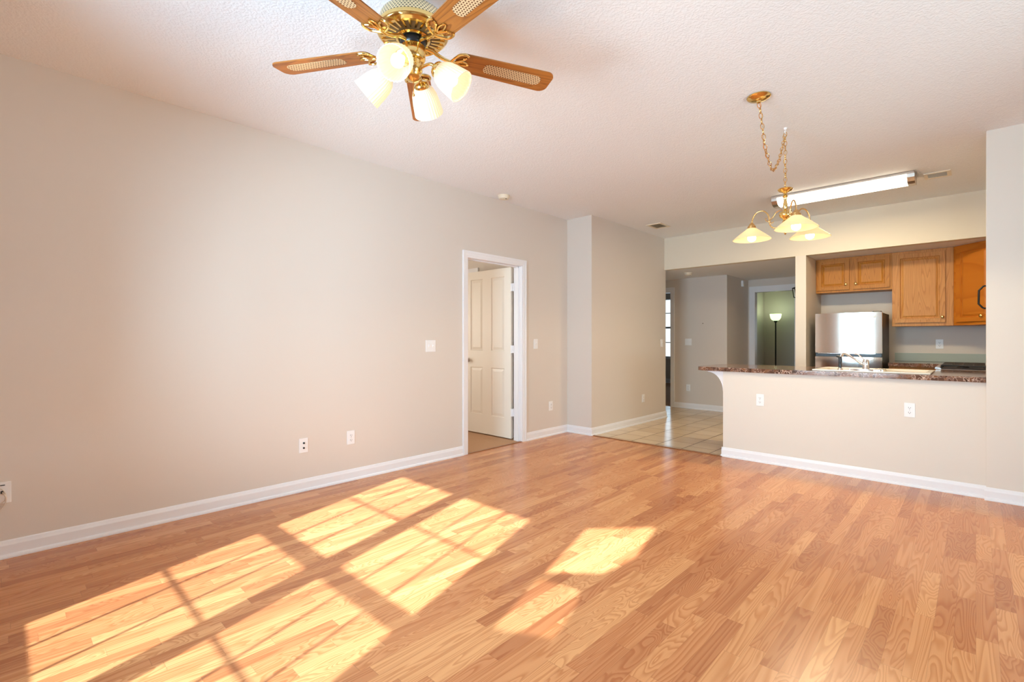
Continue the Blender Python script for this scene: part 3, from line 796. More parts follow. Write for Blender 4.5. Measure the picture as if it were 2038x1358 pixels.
# small leftovers on the hall back wall, alarm sensor
b = NB(); lathe(b, [(0.007, 0), (0.006, 0.004), (0.003, 0.006), (0.003, 0.018), (0.005, 0.02), (0, 0.021)], to_wall((-3.335, 8.18, 1.458), (1, 0, 0), (0, 0, 1), (0, -1, 0)), 12)
single('wall_hook', b, M['motor_dark'], (-3.335, 8.18, 1.458), 'tiny dark hook on hall back wall above counter height', 'hook')
t = Thing('motion_sensor', (-2.94, 8.863, 2.152), 'small white motion sensor high on hall recess wall', 'sensor')
b = NB(); box(b, -2.94, -2.905, 8.835, 8.895, 2.10, 2.205, 0.008); t.part('housing', b, M['plastic'])
b = NB(); box(b, -2.906, -2.900, 8.845, 8.885, 2.11, 2.15, 0.003); t.part('lens', b, M['ivory'])

# ------------------------------------------------------------------ ceiling items
def smoke(loc, r, label):
    t = Thing('smoke_detector', loc, label, 'smoke detector')
    m = Matrix.Translation(loc) @ Matrix.Rotation(PI, 4, 'X')
    b = NB(); lathe(b, [(r, 0), (r, 0.010), (r*0.96, 0.012)], m); t.part('base_plate', b, M['ivory'])
    b = NB(); lathe(b, [(r*0.97, 0.012), (r*0.95, 0.028), (r*0.80, 0.038), (r*0.45, 0.040), (r*0.42, 0.044), (0, 0.045)], m); t.part('cover', b, M['ivory'])
    b = NB(); box(b, loc[0]+r*0.5, loc[0]+r*0.6, loc[1]-0.006, loc[1]+0.006, loc[2]-0.043, loc[2]-0.036); t.part('button', b, M['slot'])
smoke((-3.655, 3.72, CEIL), 0.062, 'cream round smoke detector on main ceiling beside left wall')
smoke((-3.30, 7.52, LOW), 0.060, 'cream round smoke detector on low hall ceiling behind header')
def vent(x0, x1, y0, y1, slat_axis, label):
    c = ((x0+x1)/2, (y0+y1)/2, CEIL)
    t = Thing('ceiling_vent', c, label, 'vent')
    b = NB(); f = 0.028; z = CEIL
    box(b, x0, x1, y0, y0+f, z-0.010, z, 0.003); box(b, x0, x1, y1-f, y1, z-0.010, z, 0.003); box(b, x0, x0+f, y0+f, y1-f, z-0.010, z, 0.003); box(b, x1-f, x1, y0+f, y1-f, z-0.010, z, 0.003)
    t.part('frame', b, M['ivory'])
    b = NB(); box(b, x0+f, x1-f, y0+f, y1-f, z-0.001, z+0.0); t.part('backing', b, M['vent_backing'])
    k = 7
    for i in range(k):
        b = NB()
        if slat_axis == 'x':
            y = y0+f+(y1-y0-2*f)*(i+0.5)/k; m = Matrix.Translation((c[0], y, z-0.006)) @ Matrix.Rotation(math.radians(35), 4, 'X'); box(b, -(x1-x0)/2+f, (x1-x0)/2-f, -0.008, 0.008, -0.0008, 0.0008, mat=m)
        else:
            x = x0+f+(x1-x0-2*f)*(i+0.5)/k; m = Matrix.Translation((x, c[1], z-0.006)) @ Matrix.Rotation(math.radians(35), 4, 'Y'); box(b, -0.008, 0.008, -(y1-y0)/2+f, (y1-y0)/2-f, -0.0008, 0.0008, mat=m)
        t.part('slat', b, M['ivory'])
vent(-3.21, -3.00, 5.985, 6.275, 'y', 'beige square ceiling vent near partition wall by header')
vent(-0.355, -0.165, 5.92, 6.12, 'x', 'beige ceiling vent just right of the fluorescent fixture')

# fluorescent fixture
t = Thing('fluorescent_light', (-1.0, 5.86, CEIL), 'long lit fluorescent ceiling light with metal end caps', 'ceiling light')
FXA, FXB, FY = -1.60, -0.405, 5.86
b = NB(); box(b, FXA, FXB, FY-0.13, FY+0.13, CEIL-0.022, CEIL, 0.004); t.part('base', b, M['nickel'])
prof = [(-0.115, 0.0), (-0.112, -0.030), (-0.085, -0.060), (-0.04, -0.072), (0.04, -0.072), (0.085, -0.060), (0.112, -0.030), (0.115, 0.0)]
mk = lambda x: to_wall((x, FY, CEIL-0.020), (0, 1, 0), (0, 0, 1), (1, 0, 0))
b = NB(); prism(b, prof, 0, FXB-FXA-0.10, mk(FXA+0.05)); t.part('diffuser', b, M['tube'])
cp = [(x*1.06, z*1.07) for x, z in prof]
for x in (FXA, FXB-0.055):
    b = NB(); prism(b, cp, 0, 0.055, mk(x)); t.part('end_cap', b, M['nickel'])
light('fluorescent_glow', 'AREA', (-1.0, FY, CEIL-0.11), 38, (1.0, 0.79, 0.48), size=1.1, size_y=0.22)

# ------------------------------------------------------------------ ceiling fan
FC = Vector((-1.765, 1.236, 0))
BZ = 2.43
fan = Thing('ceiling_fan', (FC.x, FC.y, CEIL), 'brass and oak ceiling fan with cane inset blades and four lit glass shades', 'ceiling fan')
mz = Matrix.Translation((FC.x, FC.y, 0))
b = NB(); lathe(b, [(0.062, 2.722), (0.066, 2.712), (0.058, 2.690), (0.030, 2.672), (0.012, 2.668)], mz); lathe(b, [(0.011, 2.67), (0.011, 2.60)], mz, 16); fan.part('downrod', b, M['brass'])
b = NB(); lathe(b, [(0.03, 2.604), (0.07, 2.602), (0.105, 2.592), (0.118, 2.582)], mz, 64); lathe(b, [(0.150, 2.520), (0.153, 2.512), (0.153, 2.500), (0.146, 2.490), (0.138, 2.487)], mz, 64); fan.part('motor_housing', b, M['brass'])
b = NB(); lathe(b, [(0.118, 2.582), (0.136, 2.566), (0.144, 2.545), (0.150, 2.520)], mz, 64, cap=False); fan.part('perforated_band', b, M['perf'])
b = NB(); lathe(b, [(0.139, 2.490), (0.05, 2.478), (0.0, 2.478)], mz, 64); fan.part('motor_core', b, M['motor_dark'], label='dark motor core behind brass spokes')
b = NB()
for k in range(26):
    a = 2*PI*k/26
    m = mz @ Matrix.Rotation(a, 4, 'Z')
    frustum(b, (0.066, 0.140, -0.0055, 0.0055), (0.070, 0.136, -0.0038, 0.0038), 2.489, 2.482, m)
lathe(b, [(0.074, 2.478), (0.062, 2.474), (0.056, 2.479)], mz, 48, cap=False); lathe(b, [(0.146, 2.490), (0.137, 2.483), (0.128, 2.488)], mz, 64, cap=False)
fan.part('vent_grille', b, M['brass'])
b = NB(); lathe(b, [(0.052, 2.478), (0.056, 2.470), (0.056, 2.455), (0.050, 2.447), (0, 2.447)], mz, 40); fan.part('flywheel', b, M['black'], label='black flywheel')
b = NB(); lathe(b, [(0.050, 2.447), (0.054, 2.442), (0.054, 2.396), (0.050, 2.388), (0.036, 2.384), (0.034, 2.370), (0.040, 2.364), (0.040, 2.338), (0.034, 2.330), (0.030, 2.320), (0.034, 2.313), (0.024, 2.302), (0.010, 2.297), (0, 2.296)], mz, 40); fan.part('switch_housing', b, M['brass'])
b = NB(); tube(b, [(FC.x+0.02, FC.y-0.01, 2.305), (FC.x+0.021, FC.y-0.011, 2.235)], 0.0016, 6); ball(b, (FC.x+0.021, FC.y-0.011, 2.228), 0.006, seg=8); fan.part('pull_chain', b, M['brass'])
def round_outline(x0, x1, w0, w1, rc, tip=0.35):
    """blade plan: root width w0 at x0, tip width w1 at x1 with rounded corners"""
    pts = []
    def arc(cx, cy, r, a0, a1, n=7):
        for k in range(n+1):
            a = a0+(a1-a0)*k/n; pts.append((cx+r*math.cos(a), cy+r*math.sin(a)))
    arc(x0+rc*0.9, -w0/2+rc*0.9, rc*0.9, PI, 1.5*PI); arc(x1-rc, -w1/2+rc, rc, 1.5*PI, 2*PI); arc(x1-rc, w1/2-rc, rc, 0, 0.5*PI); arc(x0+rc*0.9, w0/2-rc*0.9, rc*0.9, 0.5*PI, PI)
    return pts
T0 = 7.453
for k in range(5):
    a = T0+k*2*PI/5
    m = Matrix.Rotation(a, 4, 'Z') @ Matrix.Rotation(math.radians(-9.0), 4, 'X')
    loc = Vector((0, 0, BZ-CEIL))
    bo = NB(); prism(bo, round_outline(0.190, 0.665, 0.112, 0.136, 0.038), -0.003, 0.003)
    o = fan.part('blade', bo, M['blade'], local=True); o.location = loc; o.rotation_euler = m.to_euler()
    bo = NB(); prism(bo, round_outline(0.325, 0.612, 0.058, 0.062, 0.026), -0.0042, -0.0028)
    c = fan.part('cane_inset', bo, M['cane'], parent=o, local=True)
    # bracket: arm from flywheel plus a scrolled plate clasping the blade root
    bo = NB()
    tube(bo, smooth_path([(0.045, 0, 0.028), (0.085, 0, 0.020), (0.125, 0, 0.0), (0.16, 0, -0.010), (0.19, 0, -0.010)]), [0.010]*7+[0.0085]*7+[0.0075]*11, 10)
    for s in (-1, 1):
        tube(bo, smooth_path([(0.168, 0, -0.010), (0.182, s*0.030, -0.009), (0.197, s*0.052, -0.008), (0.222, s*0.058, -0.007), (0.238, s*0.050, -0.006)]), 0.0055, 8)
        tube(bo, smooth_path([(0.180, 0, -0.009), (0.205, s*0.016, -0.008), (0.222, s*0.026, -0.007), (0.230, s*0.044, -0.007)]), 0.0045, 8)
        tube(bo, smooth_path([(0.190, 0, -0.009), (0.218, s*0.010, -0.007), (0.242, s*0.006, -0.006), (0.250, 0, -0.006)]), 0.0042, 8)
        ball(bo, (0.222, s*0.030, -0.005), 0.006, seg=8)
    br = fan.part('blade_bracket', bo, M['brass'], local=True); br.location = loc; br.rotation_euler = m.to_euler()
R_ = Vector((math.cos(math.radians(43.534)), math.sin(math.radians(43.534)), 0)); D_ = Vector((-R_.y, R_.x, 0))
for k in range(4):
    ang = math.radians(-9+90*k)
    rd = R_*math.cos(ang)+D_*math.sin(ang)
    P = lambda r, z: Vector((FC.x, FC.y, z))+rd*r
    b = NB(); tube(b, smooth_path([P(0.030, 2.350), P(0.055, 2.362), P(0.080, 2.366), P(0.100, 2.352), P(0.108, 2.340)]), 0.0065, 10); fan.part('lamp_arm', b, M['brass'])
    ax = rd*math.cos(math.radians(38))-Vector((0, 0, 1))*math.sin(math.radians(38))
    m = frame_to(P(0.104, 2.344), ax)
    b = NB(); lathe(b, [(0.010, -0.006), (0.030, -0.002), (0.034, 0.004), (0.034, 0.018), (0.031, 0.022)], m, 28); fan.part('shade_holder', b, M['brass'])
    b = NB(); lathe(b, [(0.029, 0.012), (0.046, 0.030), (0.056, 0.055), (0.061, 0.085), (0.064, 0.115), (0.067, 0.142), (0.064, 0.142), (0.058, 0.085), (0.052, 0.055), (0.043, 0.032), (0.026, 0.014)], m, 96, cap=False, rib=(32, 0.022))
    sh = fan.part('glass_shade', b, M['tulip'])
    b = NB(); lathe(b, [(0.012, 0.02), (0.013, 0.045), (0.024, 0.068), (0.028, 0.085), (0.024, 0.102), (0.012, 0.111), (0, 0.113)], m, 20); fan.part('bulb', b, M['fan_bulb'], parent=sh)
    lg = light('fan_bulb_glow', 'SPOT', P(0.226, 2.247), 9.0, (1.0, 0.88, 0.70), radius=0.05, target=P(0.226, 2.247)+ax)
    lg.data.spot_size = math.radians(165); lg.data.spot_blend = 0.4

# ------------------------------------------------------------------ chandelier on a swagged chain
CX, CY = -1.006, 3.946
ch = Thing('chandelier', (CX, CY, CEIL), 'brass three arm chandelier with cream cone shades on swagged chain', 'chandelier')
b = NB(); lathe(b, [(0.068, CEIL), (0.070, CEIL-0.006), (0.062, CEIL-0.016), (0.035, CEIL-0.026), (0.014, CEIL-0.030), (0.012, CEIL-0.040), (0, CEIL-0.042)], Matrix.Translation((-0.997, 3.317, 0)), 40); ch.part('canopy', b, M['brass'])
b = NB(); lathe(b, [(0.012, CEIL), (0.010, CEIL-0.010), (0.004, CEIL-0.014)], Matrix.Translation((CX, CY, 0)), 16); tube(b, [(CX, CY+0.012*math.sin(t), CEIL-0.026+0.013*math.cos(t)) for t in [k*0.5 for k in range(11)]], 0.0028, 8); ch.part('ceiling_hook', b, M['plastic'], label='white ceiling hook')
sw = smooth_path([(-0.997, 3.317, 2.682), (-0.998, 3.346, 2.644), (-0.999, 3.407, 2.535), (-1.0, 3.452, 2.449), (-1.001, 3.534, 2.378), (-1.002, 3.60, 2.336), (-1.002, 3.655, 2.342), (-1.003, 3.715, 2.387), (-1.004, 3.787, 2.448), (-1.005, 3.886, 2.59), (-1.006, 3.940, 2.684)], 10)
def resample(pts, step):
    out = [pts[0]]; acc = 0
    for p, q in zip(pts, pts[1:]):
        L = (q-p).length; d = step-acc
        while d <= L: out.append(p+(q-p)*(d/L)); d += step
        acc = (acc+L) % step if L else acc
    return out
def chain(bm, pts, ln=0.042, wd=0.0105, r=0.0023):
    pp = resample(pts, ln*0.78)
    for i in range(len(pp)-1):
        c = (pp[i]+pp[i+1])/2; d = (pp[i+1]-pp[i]).normalized()
        m = frame_to(c, d) @ Matrix.Rotation(PI/2*(i % 2), 4, 'Z')
        ring = []
        for k in range(14):
            t = 2*PI*k/14
            ring.append(m @ Vector((wd*math.cos(t), 0, (ln/2-r)*math.sin(t)*(1 if abs(math.sin(t)) > 0.3 else 1.0))))
        tube(bm, ring, r, 6, closed=True)
b = NB(); chain(b, sw); chain(b, [Vector((CX, CY, 2.690)), Vector((CX, CY, 2.50)), Vector((CX, CY, 2.288))]); ch.part('chain', b, M['softbrass'])
b = NB(); tube(b, smooth_path([Vector((p.x+0.006*math.sin(i*0.9), p.y+0.006*math.cos(i*0.7), p.z-0.004)) for i, p in enumerate(sw[::6])], 4), 0.0016, 6)
tube(b, smooth_path([(CX, CY-0.02, 2.60), (CX+0.008, CY-0.035, 2.53), (CX-0.004, CY-0.01, 2.46), (CX+0.006, CY, 2.38), (CX-0.008, CY, 2.30)]), 0.0016, 6); ch.part('cord', b, M['softbrass'])
m0 = Matrix.Translation((CX, CY, 0))
b = NB(); lathe(b, [(0.004, 2.292), (0.010, 2.286), (0.012, 2.272), (0.044, 2.282), (0.050, 2.276), (0.040, 2.262), (0.016, 2.252), (0.012, 2.246), (0.014, 2.230), (0.019, 2.224), (0.012, 2.214), (0.010, 2.195), (0.015, 2.165), (0.016, 2.150), (0.010, 2.132), (0.018, 2.122), (0.036, 2.108), (0.041, 2.092), (0.036, 2.076), (0.018, 2.064), (0.014, 2.052), (0.020, 2.040), (0.028, 2.022), (0.024, 2.006), (0.012, 1.992), (0.008, 1.978), (0.011, 1.966), (0.006, 1.950), (0, 1.944)], m0, 28); ch.part('column', b, M['brass'])
for dg in (136, 257, 17):
    rd = R_*math.cos(math.radians(dg))+D_*math.sin(math.radians(dg))
    P = lambda r, z: Vector((CX, CY, z))+rd*r
    b = NB(); tube(b, smooth_path([P(0.022, 2.015), P(0.055, 2.006), P(0.085, 2.012), P(0.104, 2.040), P(0.108, 2.075), P(0.118, 2.115), P(0.150, 2.146), P(0.190, 2.142), P(0.218, 2.112), P(0.229, 2.072), P(0.230, 2.058)], 7), 0.0048, 10)
    tube(b, smooth_path([P(0.108, 2.068), P(0.085, 2.085), P(0.060, 2.118), P(0.030, 2.130), P(0.020, 2.128)]), 0.0032, 8)
    tube(b, smooth_path([P(0.108, 2.062), P(0.126, 2.066), P(0.134, 2.080), P(0.126, 2.088)]), 0.0028, 8); tube(b, smooth_path([P(0.10, 2.05), P(0.084, 2.046), P(0.078, 2.056)]), 0.0028, 8)
    lathe(b, [(0.008, -0.006), (0.010, 0), (0.008, 0.006)], frame_to(P(0.108, 2.060), (0, 0, 1)), 12)
    ch.part('arm', b, M['softbrass'])
    mm = Matrix.Translation(P(0.230, 0))
    b = NB(); lathe(b, [(0.006, 2.070), (0.014, 2.064), (0.022, 2.050), (0.028, 2.044), (0.028, 2.036), (0.031, 2.034), (0.031, 2.024)], mm, 24); ch.part('shade_holder', b, M['softbrass'])
    b = NB(); lathe(b, [(0.027, 2.030), (0.046, 2.014), (0.088, 1.982), (0.128, 1.948), (0.134, 1.941), (0.130, 1.941), (0.086, 1.978), (0.044, 2.009), (0.025, 2.026)], mm, 48, cap=False)
    sh = ch.part('glass_shade', b, M['conic'])
    b = NB(); lathe(b, [(0.013, 2.03), (0.014, 2.00), (0.026, 1.972), (0.030, 1.955), (0.026, 1.938), (0.012, 1.928), (0, 1.926)], mm, 20); ch.part('bulb', b, M['bulb'], parent=sh)
    lg = light('chandelier_bulb_glow', 'SPOT', P(0.230, 1.915), 15.0, (1.0, 0.82, 0.56), radius=0.10, target=P(0.230, 1.0))
    lg.data.spot_size = math.radians(174); lg.data.spot_blend = 0.2

# ------------------------------------------------------------------ kitchen: upper cabinets
def knob_bm(p, d):
    b = NB(); lathe(b, [(0.008, 0), (0.006, 0.008), (0.008, 0.014), (0.015, 0.018), (0.016, 0.023), (0.010, 0.028), (0, 0.029)], frame_to(p, d), 18); return b
KY = 7.5
Y_ = ((1, 0, 0), (0, 0, 1), (0, -1, 0))
def upper_cabinet(x0, x1, z0, z1, doors, label, mats, knobs):
    t = Thing('upper_cabinet', ((x0+x1)/2, 7.8, z0), label, 'cabinet')
    b = NB(); box(b, x0, x1, KY, 7.797, z0, z1-0.002); box(b, x0, x1, KY-0.004, KY, z1-0.03, z1-0.003); t.part('body', b, mats[0])
    for (a, c, e, f, km) in doors:
        b = NB(); w, h = c-a, f-e
        panel_slab(b, w, h, 0.018, [(0.048, w-0.048, 0.048, h-0.048)], 0.013, 0.02)
        bmesh.ops.transform(b, matrix=to_wall((a, KY-0.019, e), *Y_), verts=b.verts)
        dr = t.part('door', b, mats[1])
        if km: t.part('knob', knob_bm((km[0], KY-0.019, km[1]), (0, -1, 0)), M['brass'], parent=dr)
upper_cabinet(-1.543, -0.742, 1.797, LOW, [(-1.528, -1.172, 1.825, 2.215, (-1.208, 1.893)), (-1.130, -0.762, 1.825, 2.215, (-1.102, 1.893))], 'low honey oak wall cabinet with two doors above fridge', (M['oak'], M['oak']), None)
upper_cabinet(-0.740, -0.186, 1.345, LOW, [(-0.712, -0.255, 1.385, 2.205, (-0.278, 1.445))], 'tall pale oak wall cabinet with single panel door', (M['oak_light'], M['oak_light']), None)
# diagonal corner cabinet
t = Thing('corner_cabinet', (0.1, 7.6, 1.345), 'shade-toned honey oak diagonal corner wall cabinet beside right pier', 'cabinet')
b = NB(); prism(b, [(-0.184, KY), (0.150, 7.166), (0.447, 7.166), (0.447, 7.797), (-0.184, 7.797)], 1.345, LOW-0.002); t.part('body', b, M['oak_shaded'])
s2 = math.sqrt(0.5)
b = NB(); w, h = 0.40, 0.83
panel_slab(b, w, h, 0.018, [(0.048, w-0.048, 0.048, h-0.048)], 0.013, 0.02)
bmesh.ops.transform(b, matrix=to_wall((-0.184+0.045*s2-0.019*s2, KY-0.045*s2-0.019*s2, 1.382), (s2, -s2, 0), (0, 0, 1), (-s2, -s2, 0)), verts=b.verts)
dr = t.part('door', b, M['oak_shaded'])
t.part('knob', knob_bm((-0.184+0.345*s2-0.019*s2, KY-0.345*s2-0.019*s2, 1.44), (-s2, -s2, 0)), M['brass'], parent=dr)
# microwave over the stove, only its bow handle shows past the pier
t = Thing('microwave', (0.28, 6.62, 1.38), 'dark bow handle of wall microwave showing past the right pier', 'microwave')
b = NB(); box(b, 0.10, 0.445, 6.27, 7.02, 1.38, 1.80, 0.006); t.part('body', b, M['black'])
b = NB(); tube(b, [(0.10, 6.30, 1.668), (0.060, 6.30, 1.682), (0.048, 6.30, 1.676), (0.020, 6.30, 1.640), (0.018, 6.30, 1.515), (0.046, 6.30, 1.478), (0.060, 6.30, 1.472), (0.10, 6.30, 1.486)], 0.008, 10); t.part('handle', b, M['blackmetal'])

# ------------------------------------------------------------------ refrigerator
t = Thing('refrigerator', (-1.12, 7.3, 0), 'stainless top freezer refrigerator between column and oak cabinets', 'refrigerator')
FA, FB, FYF = -1.462, -0.790, 7.05
b = NB(); box(b, FA+0.004, FB-0.002, FYF+0.06, 7.72, 0.03, 1.500, 0.006); box(b, FA+0.03, FB-0.03, FYF+0.08, 7.66, 0.0, 0.03); t.part('body', b, M['fridge_side'])
def curved_door(z0, z1):
    b = NB(); n = 24; w = FB-FA; out = []
    for k in range(n+1):
        u = k/n*2-1; out.append((FA+w*k/n, FYF+0.015*(u*u)))
    out += [(FB, FYF+0.065), (FA, FYF+0.065)]
    prism(b, out, z0, z1)
    for f in b.faces:
        f.normal_update()
        if abs(f.normal.z) < 0.5 and f.calc_center_median().y < FYF+0.035: f.smooth = True
    return b
fd = t.part('freezer_door', curved_door(1.022, 1.506), M['steel'])
ld = t.part('fridge_door', curved_door(0.10, 0.975), M['steel'])
b = NB(); box(b, FA+0.002, FB-0.002, FYF+0.02, FYF+0.07, 0.975, 1.022, 0.004); t.part('handle_channel', b, M['black'], label='black grip channel between the doors')
b = NB(); box(b, FA+0.03, FB-0.06, FYF-0.002, FYF+0.02, 1.012, 1.020, 0.003); t.part('door_trim', b, M['chrome'])
b = NB(); box(b, FB-0.09, FB-0.01, FYF+0.03, FYF+0.12, 1.506, 1.520, 0.006); t.part('hinge_cover', b, M['black'])
b = NB(); box(b, -0.925, -0.845, FYF-0.001, FYF+0.012, 1.446, 1.460, 0.002); t.part('badge', b, M['plastic'], parent=fd, label='small pale badge plate')

# ------------------------------------------------------------------ peninsula counter, sink, taps
def arc(cx, cy, r, a0, a1, n=10):
    return [(cx+r*math.cos(a0+(a1-a0)*k/n), cy+r*math.sin(a0+(a1-a0)*k/n)) for k in range(n+1)]
SX0, SX1, SY0, SY1 = -1.085, -0.262, 5.115, 5.675
b = NB()
left = [(SX0, 5.03)] + arc(-2.035, 5.13, 0.10, 1.5*PI, PI)[0:] + arc(-1.975, 5.66, 0.16, PI, 0.5*PI) + [(SX0, 5.82)]
prism(b, left[::-1], 0.863, 0.902)
box(b, SX0, SX1, 5.03, SY0+0.01, 0.863, 0.902); box(b, SX0, SX1, SY1-0.01, 5.82, 0.863, 0.902)
prism(b, [(SX1, 5.03), (0.052, 5.03), (0.052, 5.147), (0.447, 5.147), (0.447, 6.13), (SX1-0.008, 6.13), (SX1-0.008, 5.82), (SX1, 5.82)], 0.863, 0.902)
bmesh.ops.remove_doubles(b, verts=b.verts, dist=0.0002)
single('countertop', b, M['marble'], (-1.0, 5.4, 0.863), 'glossy brown marbled peninsula countertop with rounded left end', 'countertop')
# kitchen-side base cabinets that carry the counter
t = Thing('base_cabinet', (-0.9, 5.5, 0), 'peninsula base cabinet under the marbled counter behind half wall', 'cabinet')
b = NB(); box(b, -1.84, SX0-0.03, 5.187, 5.78, 0, 0.862); box(b, SX1+0.03, 0.445, 5.187, 6.12, 0, 0.862); box(b, SX0-0.03, SX1+0.03, 5.187, 5.78, 0, 0.68); t.part('body', b, M['oak'])
# corbel bracket
b = NB()
out = [(-1.862, 0.862), (-2.02, 0.862), (-2.018, 0.850)] + [(-2.018+0.150*math.sin(a)**1.0, 0.850-0.185*(1-math.cos(a))) for a in [PI/2*k/12 for k in range(1, 13)]] + [(-1.862, 0.655)]
prism(b, out, 0, 0.10, to_wall((0, 5.178, 0), (1, 0, 0), (0, 0, 1), (0, -1, 0)))
single('corbel', b, M['trim'], (-1.87, 5.12, 0.655), 'white curved bracket under the rounded counter end', 'bracket')
# sink
t = Thing('kitchen_sink', ((SX0+SX1)/2, 5.4, 0.902), 'almond double bowl kitchen sink set in the peninsula counter', 'sink')
b = NB(); r = 0.035; md = -0.62; zt = 0.914
for (a, c, e, f) in ((SX0, SX1, SY0, SY0+0.095), (SX0, SX1, SY1-r, SY1), (SX0, SX0+r, SY0+0.095, SY1-r), (SX1-r, SX1, SY0+0.095, SY1-r), (md-0.018, md+0.018, SY0+0.095, SY1-r)):
    box(b, a, c, e, f, 0.9023, zt, 0.004)
t.part('rim', b, M['sink'])
for (a, c) in ((SX0+r, md-0.018), (md+0.018, SX1-r)):
    b = NB(); y0, y1 = SY0+0.095, SY1-r
    for (p0, p1, q0, q1) in ((a, a+0.006, y0, y1), (c-0.006, c, y0, y1), (a, c, y0, y0+0.006), (a, c, y1-0.006, y1)): box(b, p0, p1, q0, q1, 0.73, 0.908)
    box(b, a, c, y0, y1, 0.724, 0.73); bo = t.part('bowl', b, M['sink'])
    b = NB(); lathe(b, [(0.04, 0.730), (0.038, 0.733), (0.015, 0.731), (0, 0.731)], Matrix.Translation(((a+c)/2, (y0+y1)/2, 0)), 20); t.part('drain', b, M['chrome'], parent=bo)
# faucet
t = Thing('faucet', (-0.683, 5.165, 0.914), 'chrome single lever kitchen faucet on the sink rim', 'faucet')
FXC, FYC = -0.690, 5.165
b = NB(); prism(b, [(0.125*math.cos(a), 0.030*math.sin(a)) for a in [2*PI*k/40 for k in range(40)]], 0.9145, 0.926, Matrix.Translation((FXC, FYC, 0))); t.part('deck_plate', b, M['chrome'])
b = NB(); lathe(b, [(0.027, 0.926), (0.024, 0.932), (0.024, 0.962), (0.0225, 0.964)], Matrix.Translation((FXC, FYC, 0)), 28); lathe(b, [(0.0245, 0.966), (0.0245, 0.996), (0.020, 1.008), (0.008, 1.013), (0, 1.013)], Matrix.Translation((FXC, FYC, 0)), 28); t.part('body', b, M['chrome'])
b = NB(); tube(b, smooth_path([(FXC-0.015, FYC+0.01, 0.962), (FXC-0.08, FYC+0.034, 1.008), (FXC-0.140, FYC+0.056, 1.048), (FXC-0.166, FYC+0.066, 1.058), (FXC-0.185, FYC+0.074, 1.050)]), 0.0095, 12); cyl(b, (FXC-0.184, FYC+0.073, 1.052), (FXC-0.188, FYC+0.075, 1.028), 0.012); t.part('spout', b, M['chrome'])
b = NB(); tube(b, smooth_path([(FXC-0.010, FYC+0.005, 1.002), (FXC-0.035, FYC+0.02, 1.030), (FXC-0.060, FYC+0.035, 1.052), (FXC-0.085, FYC+0.045, 1.055)]), [0.006]*12+[0.005]*7, 10); t.part('lever', b, M['chrome'])
# black side sprayer
t = Thing('sink_sprayer', (-0.876, 5.165, 0.914), 'black pull out sink sprayer left of the faucet', 'sprayer')
SXX = -0.878
b = NB(); lathe(b, [(0.022, 0.914), (0.021, 0.920), (0.014, 0.926), (0.013, 0.93)], Matrix.Translation((SXX, FYC, 0)), 20); t.part('base', b, M['chrome'])
b = NB(); tube(b, smooth_path([(SXX, FYC, 0.926), (SXX, FYC, 0.97), (SXX+0.002, FYC, 1.005), (SXX-0.004, FYC+0.004, 1.026), (SXX-0.026, FYC+0.016, 1.034)]), [0.0125]*8+[0.0145]*10+[0.011]*7, 14); t.part('handle', b, M['black'])

# ------------------------------------------------------------------ back counter, backsplash, stove
b = NB(); box(b, -0.741, -0.292, 7.13, 7.797, 0.876, 0.915); box(b, -0.292, 0.447, 7.06, 7.797, 0.876, 0.915)
single('countertop', b, M['marble'], (-0.4, 7.4, 0.876), 'dark marbled back counter section beside the stove', 'countertop')
t = Thing('base_cabinet', (-0.5, 7.45, 0), 'oak base cabinet lit under the back counter beside fridge', 'cabinet')
b = NB(); box(b, -0.738, -0.295, 7.17, 7.797, 0.0, 0.875); t.part('body', b, M['oak'])
b = NB(); panel_slab(b, 0.40, 0.15, 0.018, [(0.03, 0.37, 0.03, 0.12)], 0.006, 0.015); bmesh.ops.transform(b, matrix=to_wall((-0.725, 7.151, 0.70), *Y_), verts=b.verts); t.part('drawer', b, M['oak'])
b = NB(); box(b, -0.741, 0.447, 7.778, 7.798, 0.916, 1.018, 0.002); single('backsplash', b, M['splash'], (-0.15, 7.79, 0.916), 'grey green backsplash strip along kitchen back wall', 'backsplash')
t = Thing('stove', (0.08, 6.6, 0), 'gas stove with black iron grates behind the peninsula counter', 'stove')
b = NB(); box(b, -0.275, 0.445, 6.135, 7.055, 0.0, 0.905, 0.006); t.part('body', b, M['nickel'])
b = NB(); box(b, -0.270, 0.440, 6.14, 7.05, 0.905, 0.912, 0.003); t.part('cooktop', b, M['black'])
for (gx, gy) in ((-0.09, 6.38), (0.26, 6.38), (-0.09, 6.82), (0.26, 6.82)):
    b = NB(); s = 0.15
    tube(b, [(gx-s, gy-s, 0.936), (gx+s, gy-s, 0.936), (gx+s, gy+s, 0.936), (gx-s, gy+s, 0.936)], 0.006, 8, closed=True)
    for q in (-0.5, 0, 0.5):
        tube(b, [(gx-s, gy+q*s, 0.938), (gx+s, gy+q*s, 0.938)], 0.005, 8); tube(b, [(gx+q*s, gy-s, 0.938), (gx+q*s, gy+s, 0.938)], 0.005, 8)
    for sx in (-1, 1):
        for sy in (-1, 1): cyl(b, (gx+sx*s, gy+sy*s, 0.911), (gx+sx*s, gy+sy*s, 0.938), 0.006, seg=8)
    t.part('grate', b, M['iron'])
    b = NB(); lathe(b, [(0.045, 0.912), (0.045, 0.920), (0.03, 0.926), (0, 0.926)], Matrix.Translation((gx, gy, 0)), 20); t.part('burner', b, M['iron'])
b = NB(); frustum(b, (-0.285, -0.235, 6.135, 7.055), (-0.280, -0.250, 6.135, 7.055), 0.905, 0.922); t.part('control_panel', b, M['nickel'])

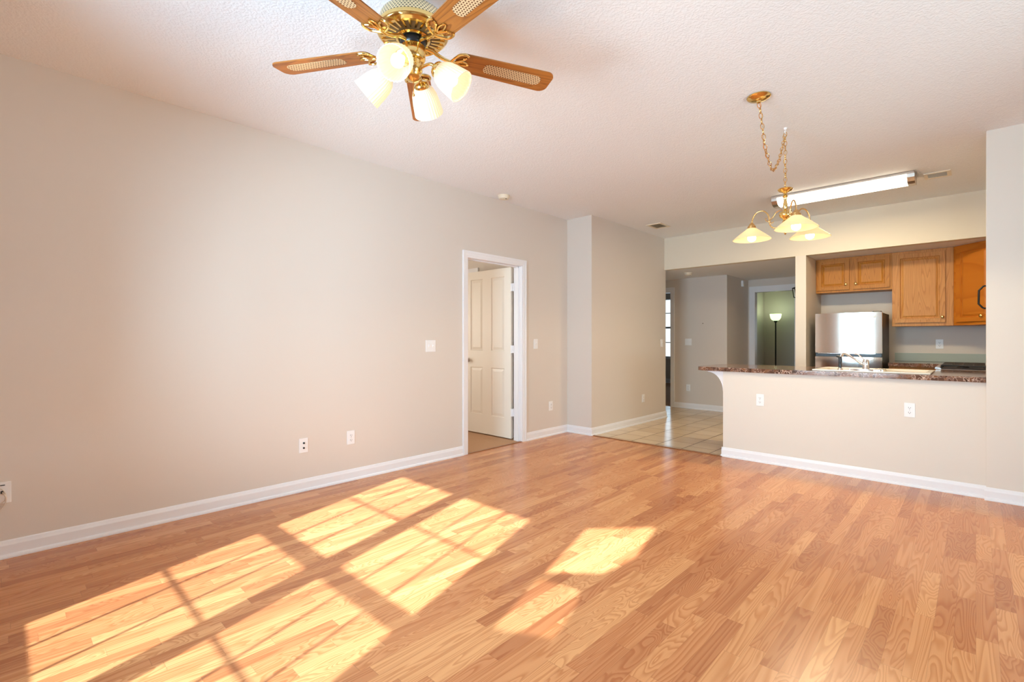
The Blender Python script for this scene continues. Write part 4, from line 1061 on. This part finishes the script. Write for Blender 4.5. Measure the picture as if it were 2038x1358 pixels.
# ------------------------------------------------------------------ foyer lantern, floor lamp
t = Thing('lantern', (-1.99, 8.60, LOW), 'black wire frame lantern half hidden behind the column', 'lantern')
LX, LY = -1.995, 8.60
b = NB(); lathe(b, [(0.05, LOW), (0.05, LOW-0.012), (0.008, LOW-0.02), (0.006, 2.02)], Matrix.Translation((LX, LY, 0)), 20); lathe(b, [(0.03, 2.015), (0.06, 2.0), (0.062, 1.992)], Matrix.Translation((LX, LY, 0)), 20); t.part('stem', b, M['blackmetal'])
b = NB(); r0, r1 = 0.078, 0.062
for sx, sy in ((-1, -1), (1, -1), (1, 1), (-1, 1)):
    tube(b, [(LX+sx*0.03, LY+sy*0.03, 2.010), (LX+sx*r0, LY+sy*r0, 1.985), (LX+sx*r1, LY+sy*r1, 1.842)], 0.006, 8)
for r, z in ((r0, 1.985), (r1, 1.842)):
    tube(b, [(LX-r, LY-r, z), (LX+r, LY-r, z), (LX+r, LY+r, z), (LX-r, LY+r, z)], 0.006, 8, closed=True)
t.part('wire_frame', b, M['blackmetal'])
b = NB(); lathe(b, [(0.012, 1.995), (0.013, 1.96), (0.026, 1.93), (0.024, 1.905), (0, 1.895)], Matrix.Translation((LX, LY, 0)), 18); t.part('bulb', b, M['plastic'])
LMX, LMY = -3.335, 12.3
t = Thing('floor_lamp', (LMX, LMY, 0), 'black torchiere floor lamp with glowing bowl in far room corner', 'floor lamp')
ml = Matrix.Translation((LMX, LMY, 0))
b = NB(); lathe(b, [(0.13, 0), (0.13, 0.015), (0.10, 0.025), (0.02, 0.035), (0.012, 0.05)], ml, 32); t.part('base', b, M['blackmetal'])
b = NB(); lathe(b, [(0.014, 0.04), (0.014, 1.56), (0.02, 1.58), (0.045, 1.615), (0.05, 1.62)], ml, 20); t.part('pole', b, M['blackmetal'])
b = NB(); lathe(b, [(0.03, 1.615), (0.075, 1.635), (0.105, 1.68), (0.118, 1.74), (0.122, 1.775), (0.119, 1.775), (0.10, 1.685), (0.07, 1.642), (0.0, 1.625)], ml, 36, cap=False); t.part('lamp_shade', b, M['torch'])
light('torchiere_glow', 'POINT', (LMX, LMY, 1.80), 3.4, (0.86, 1.0, 0.66), radius=0.06)
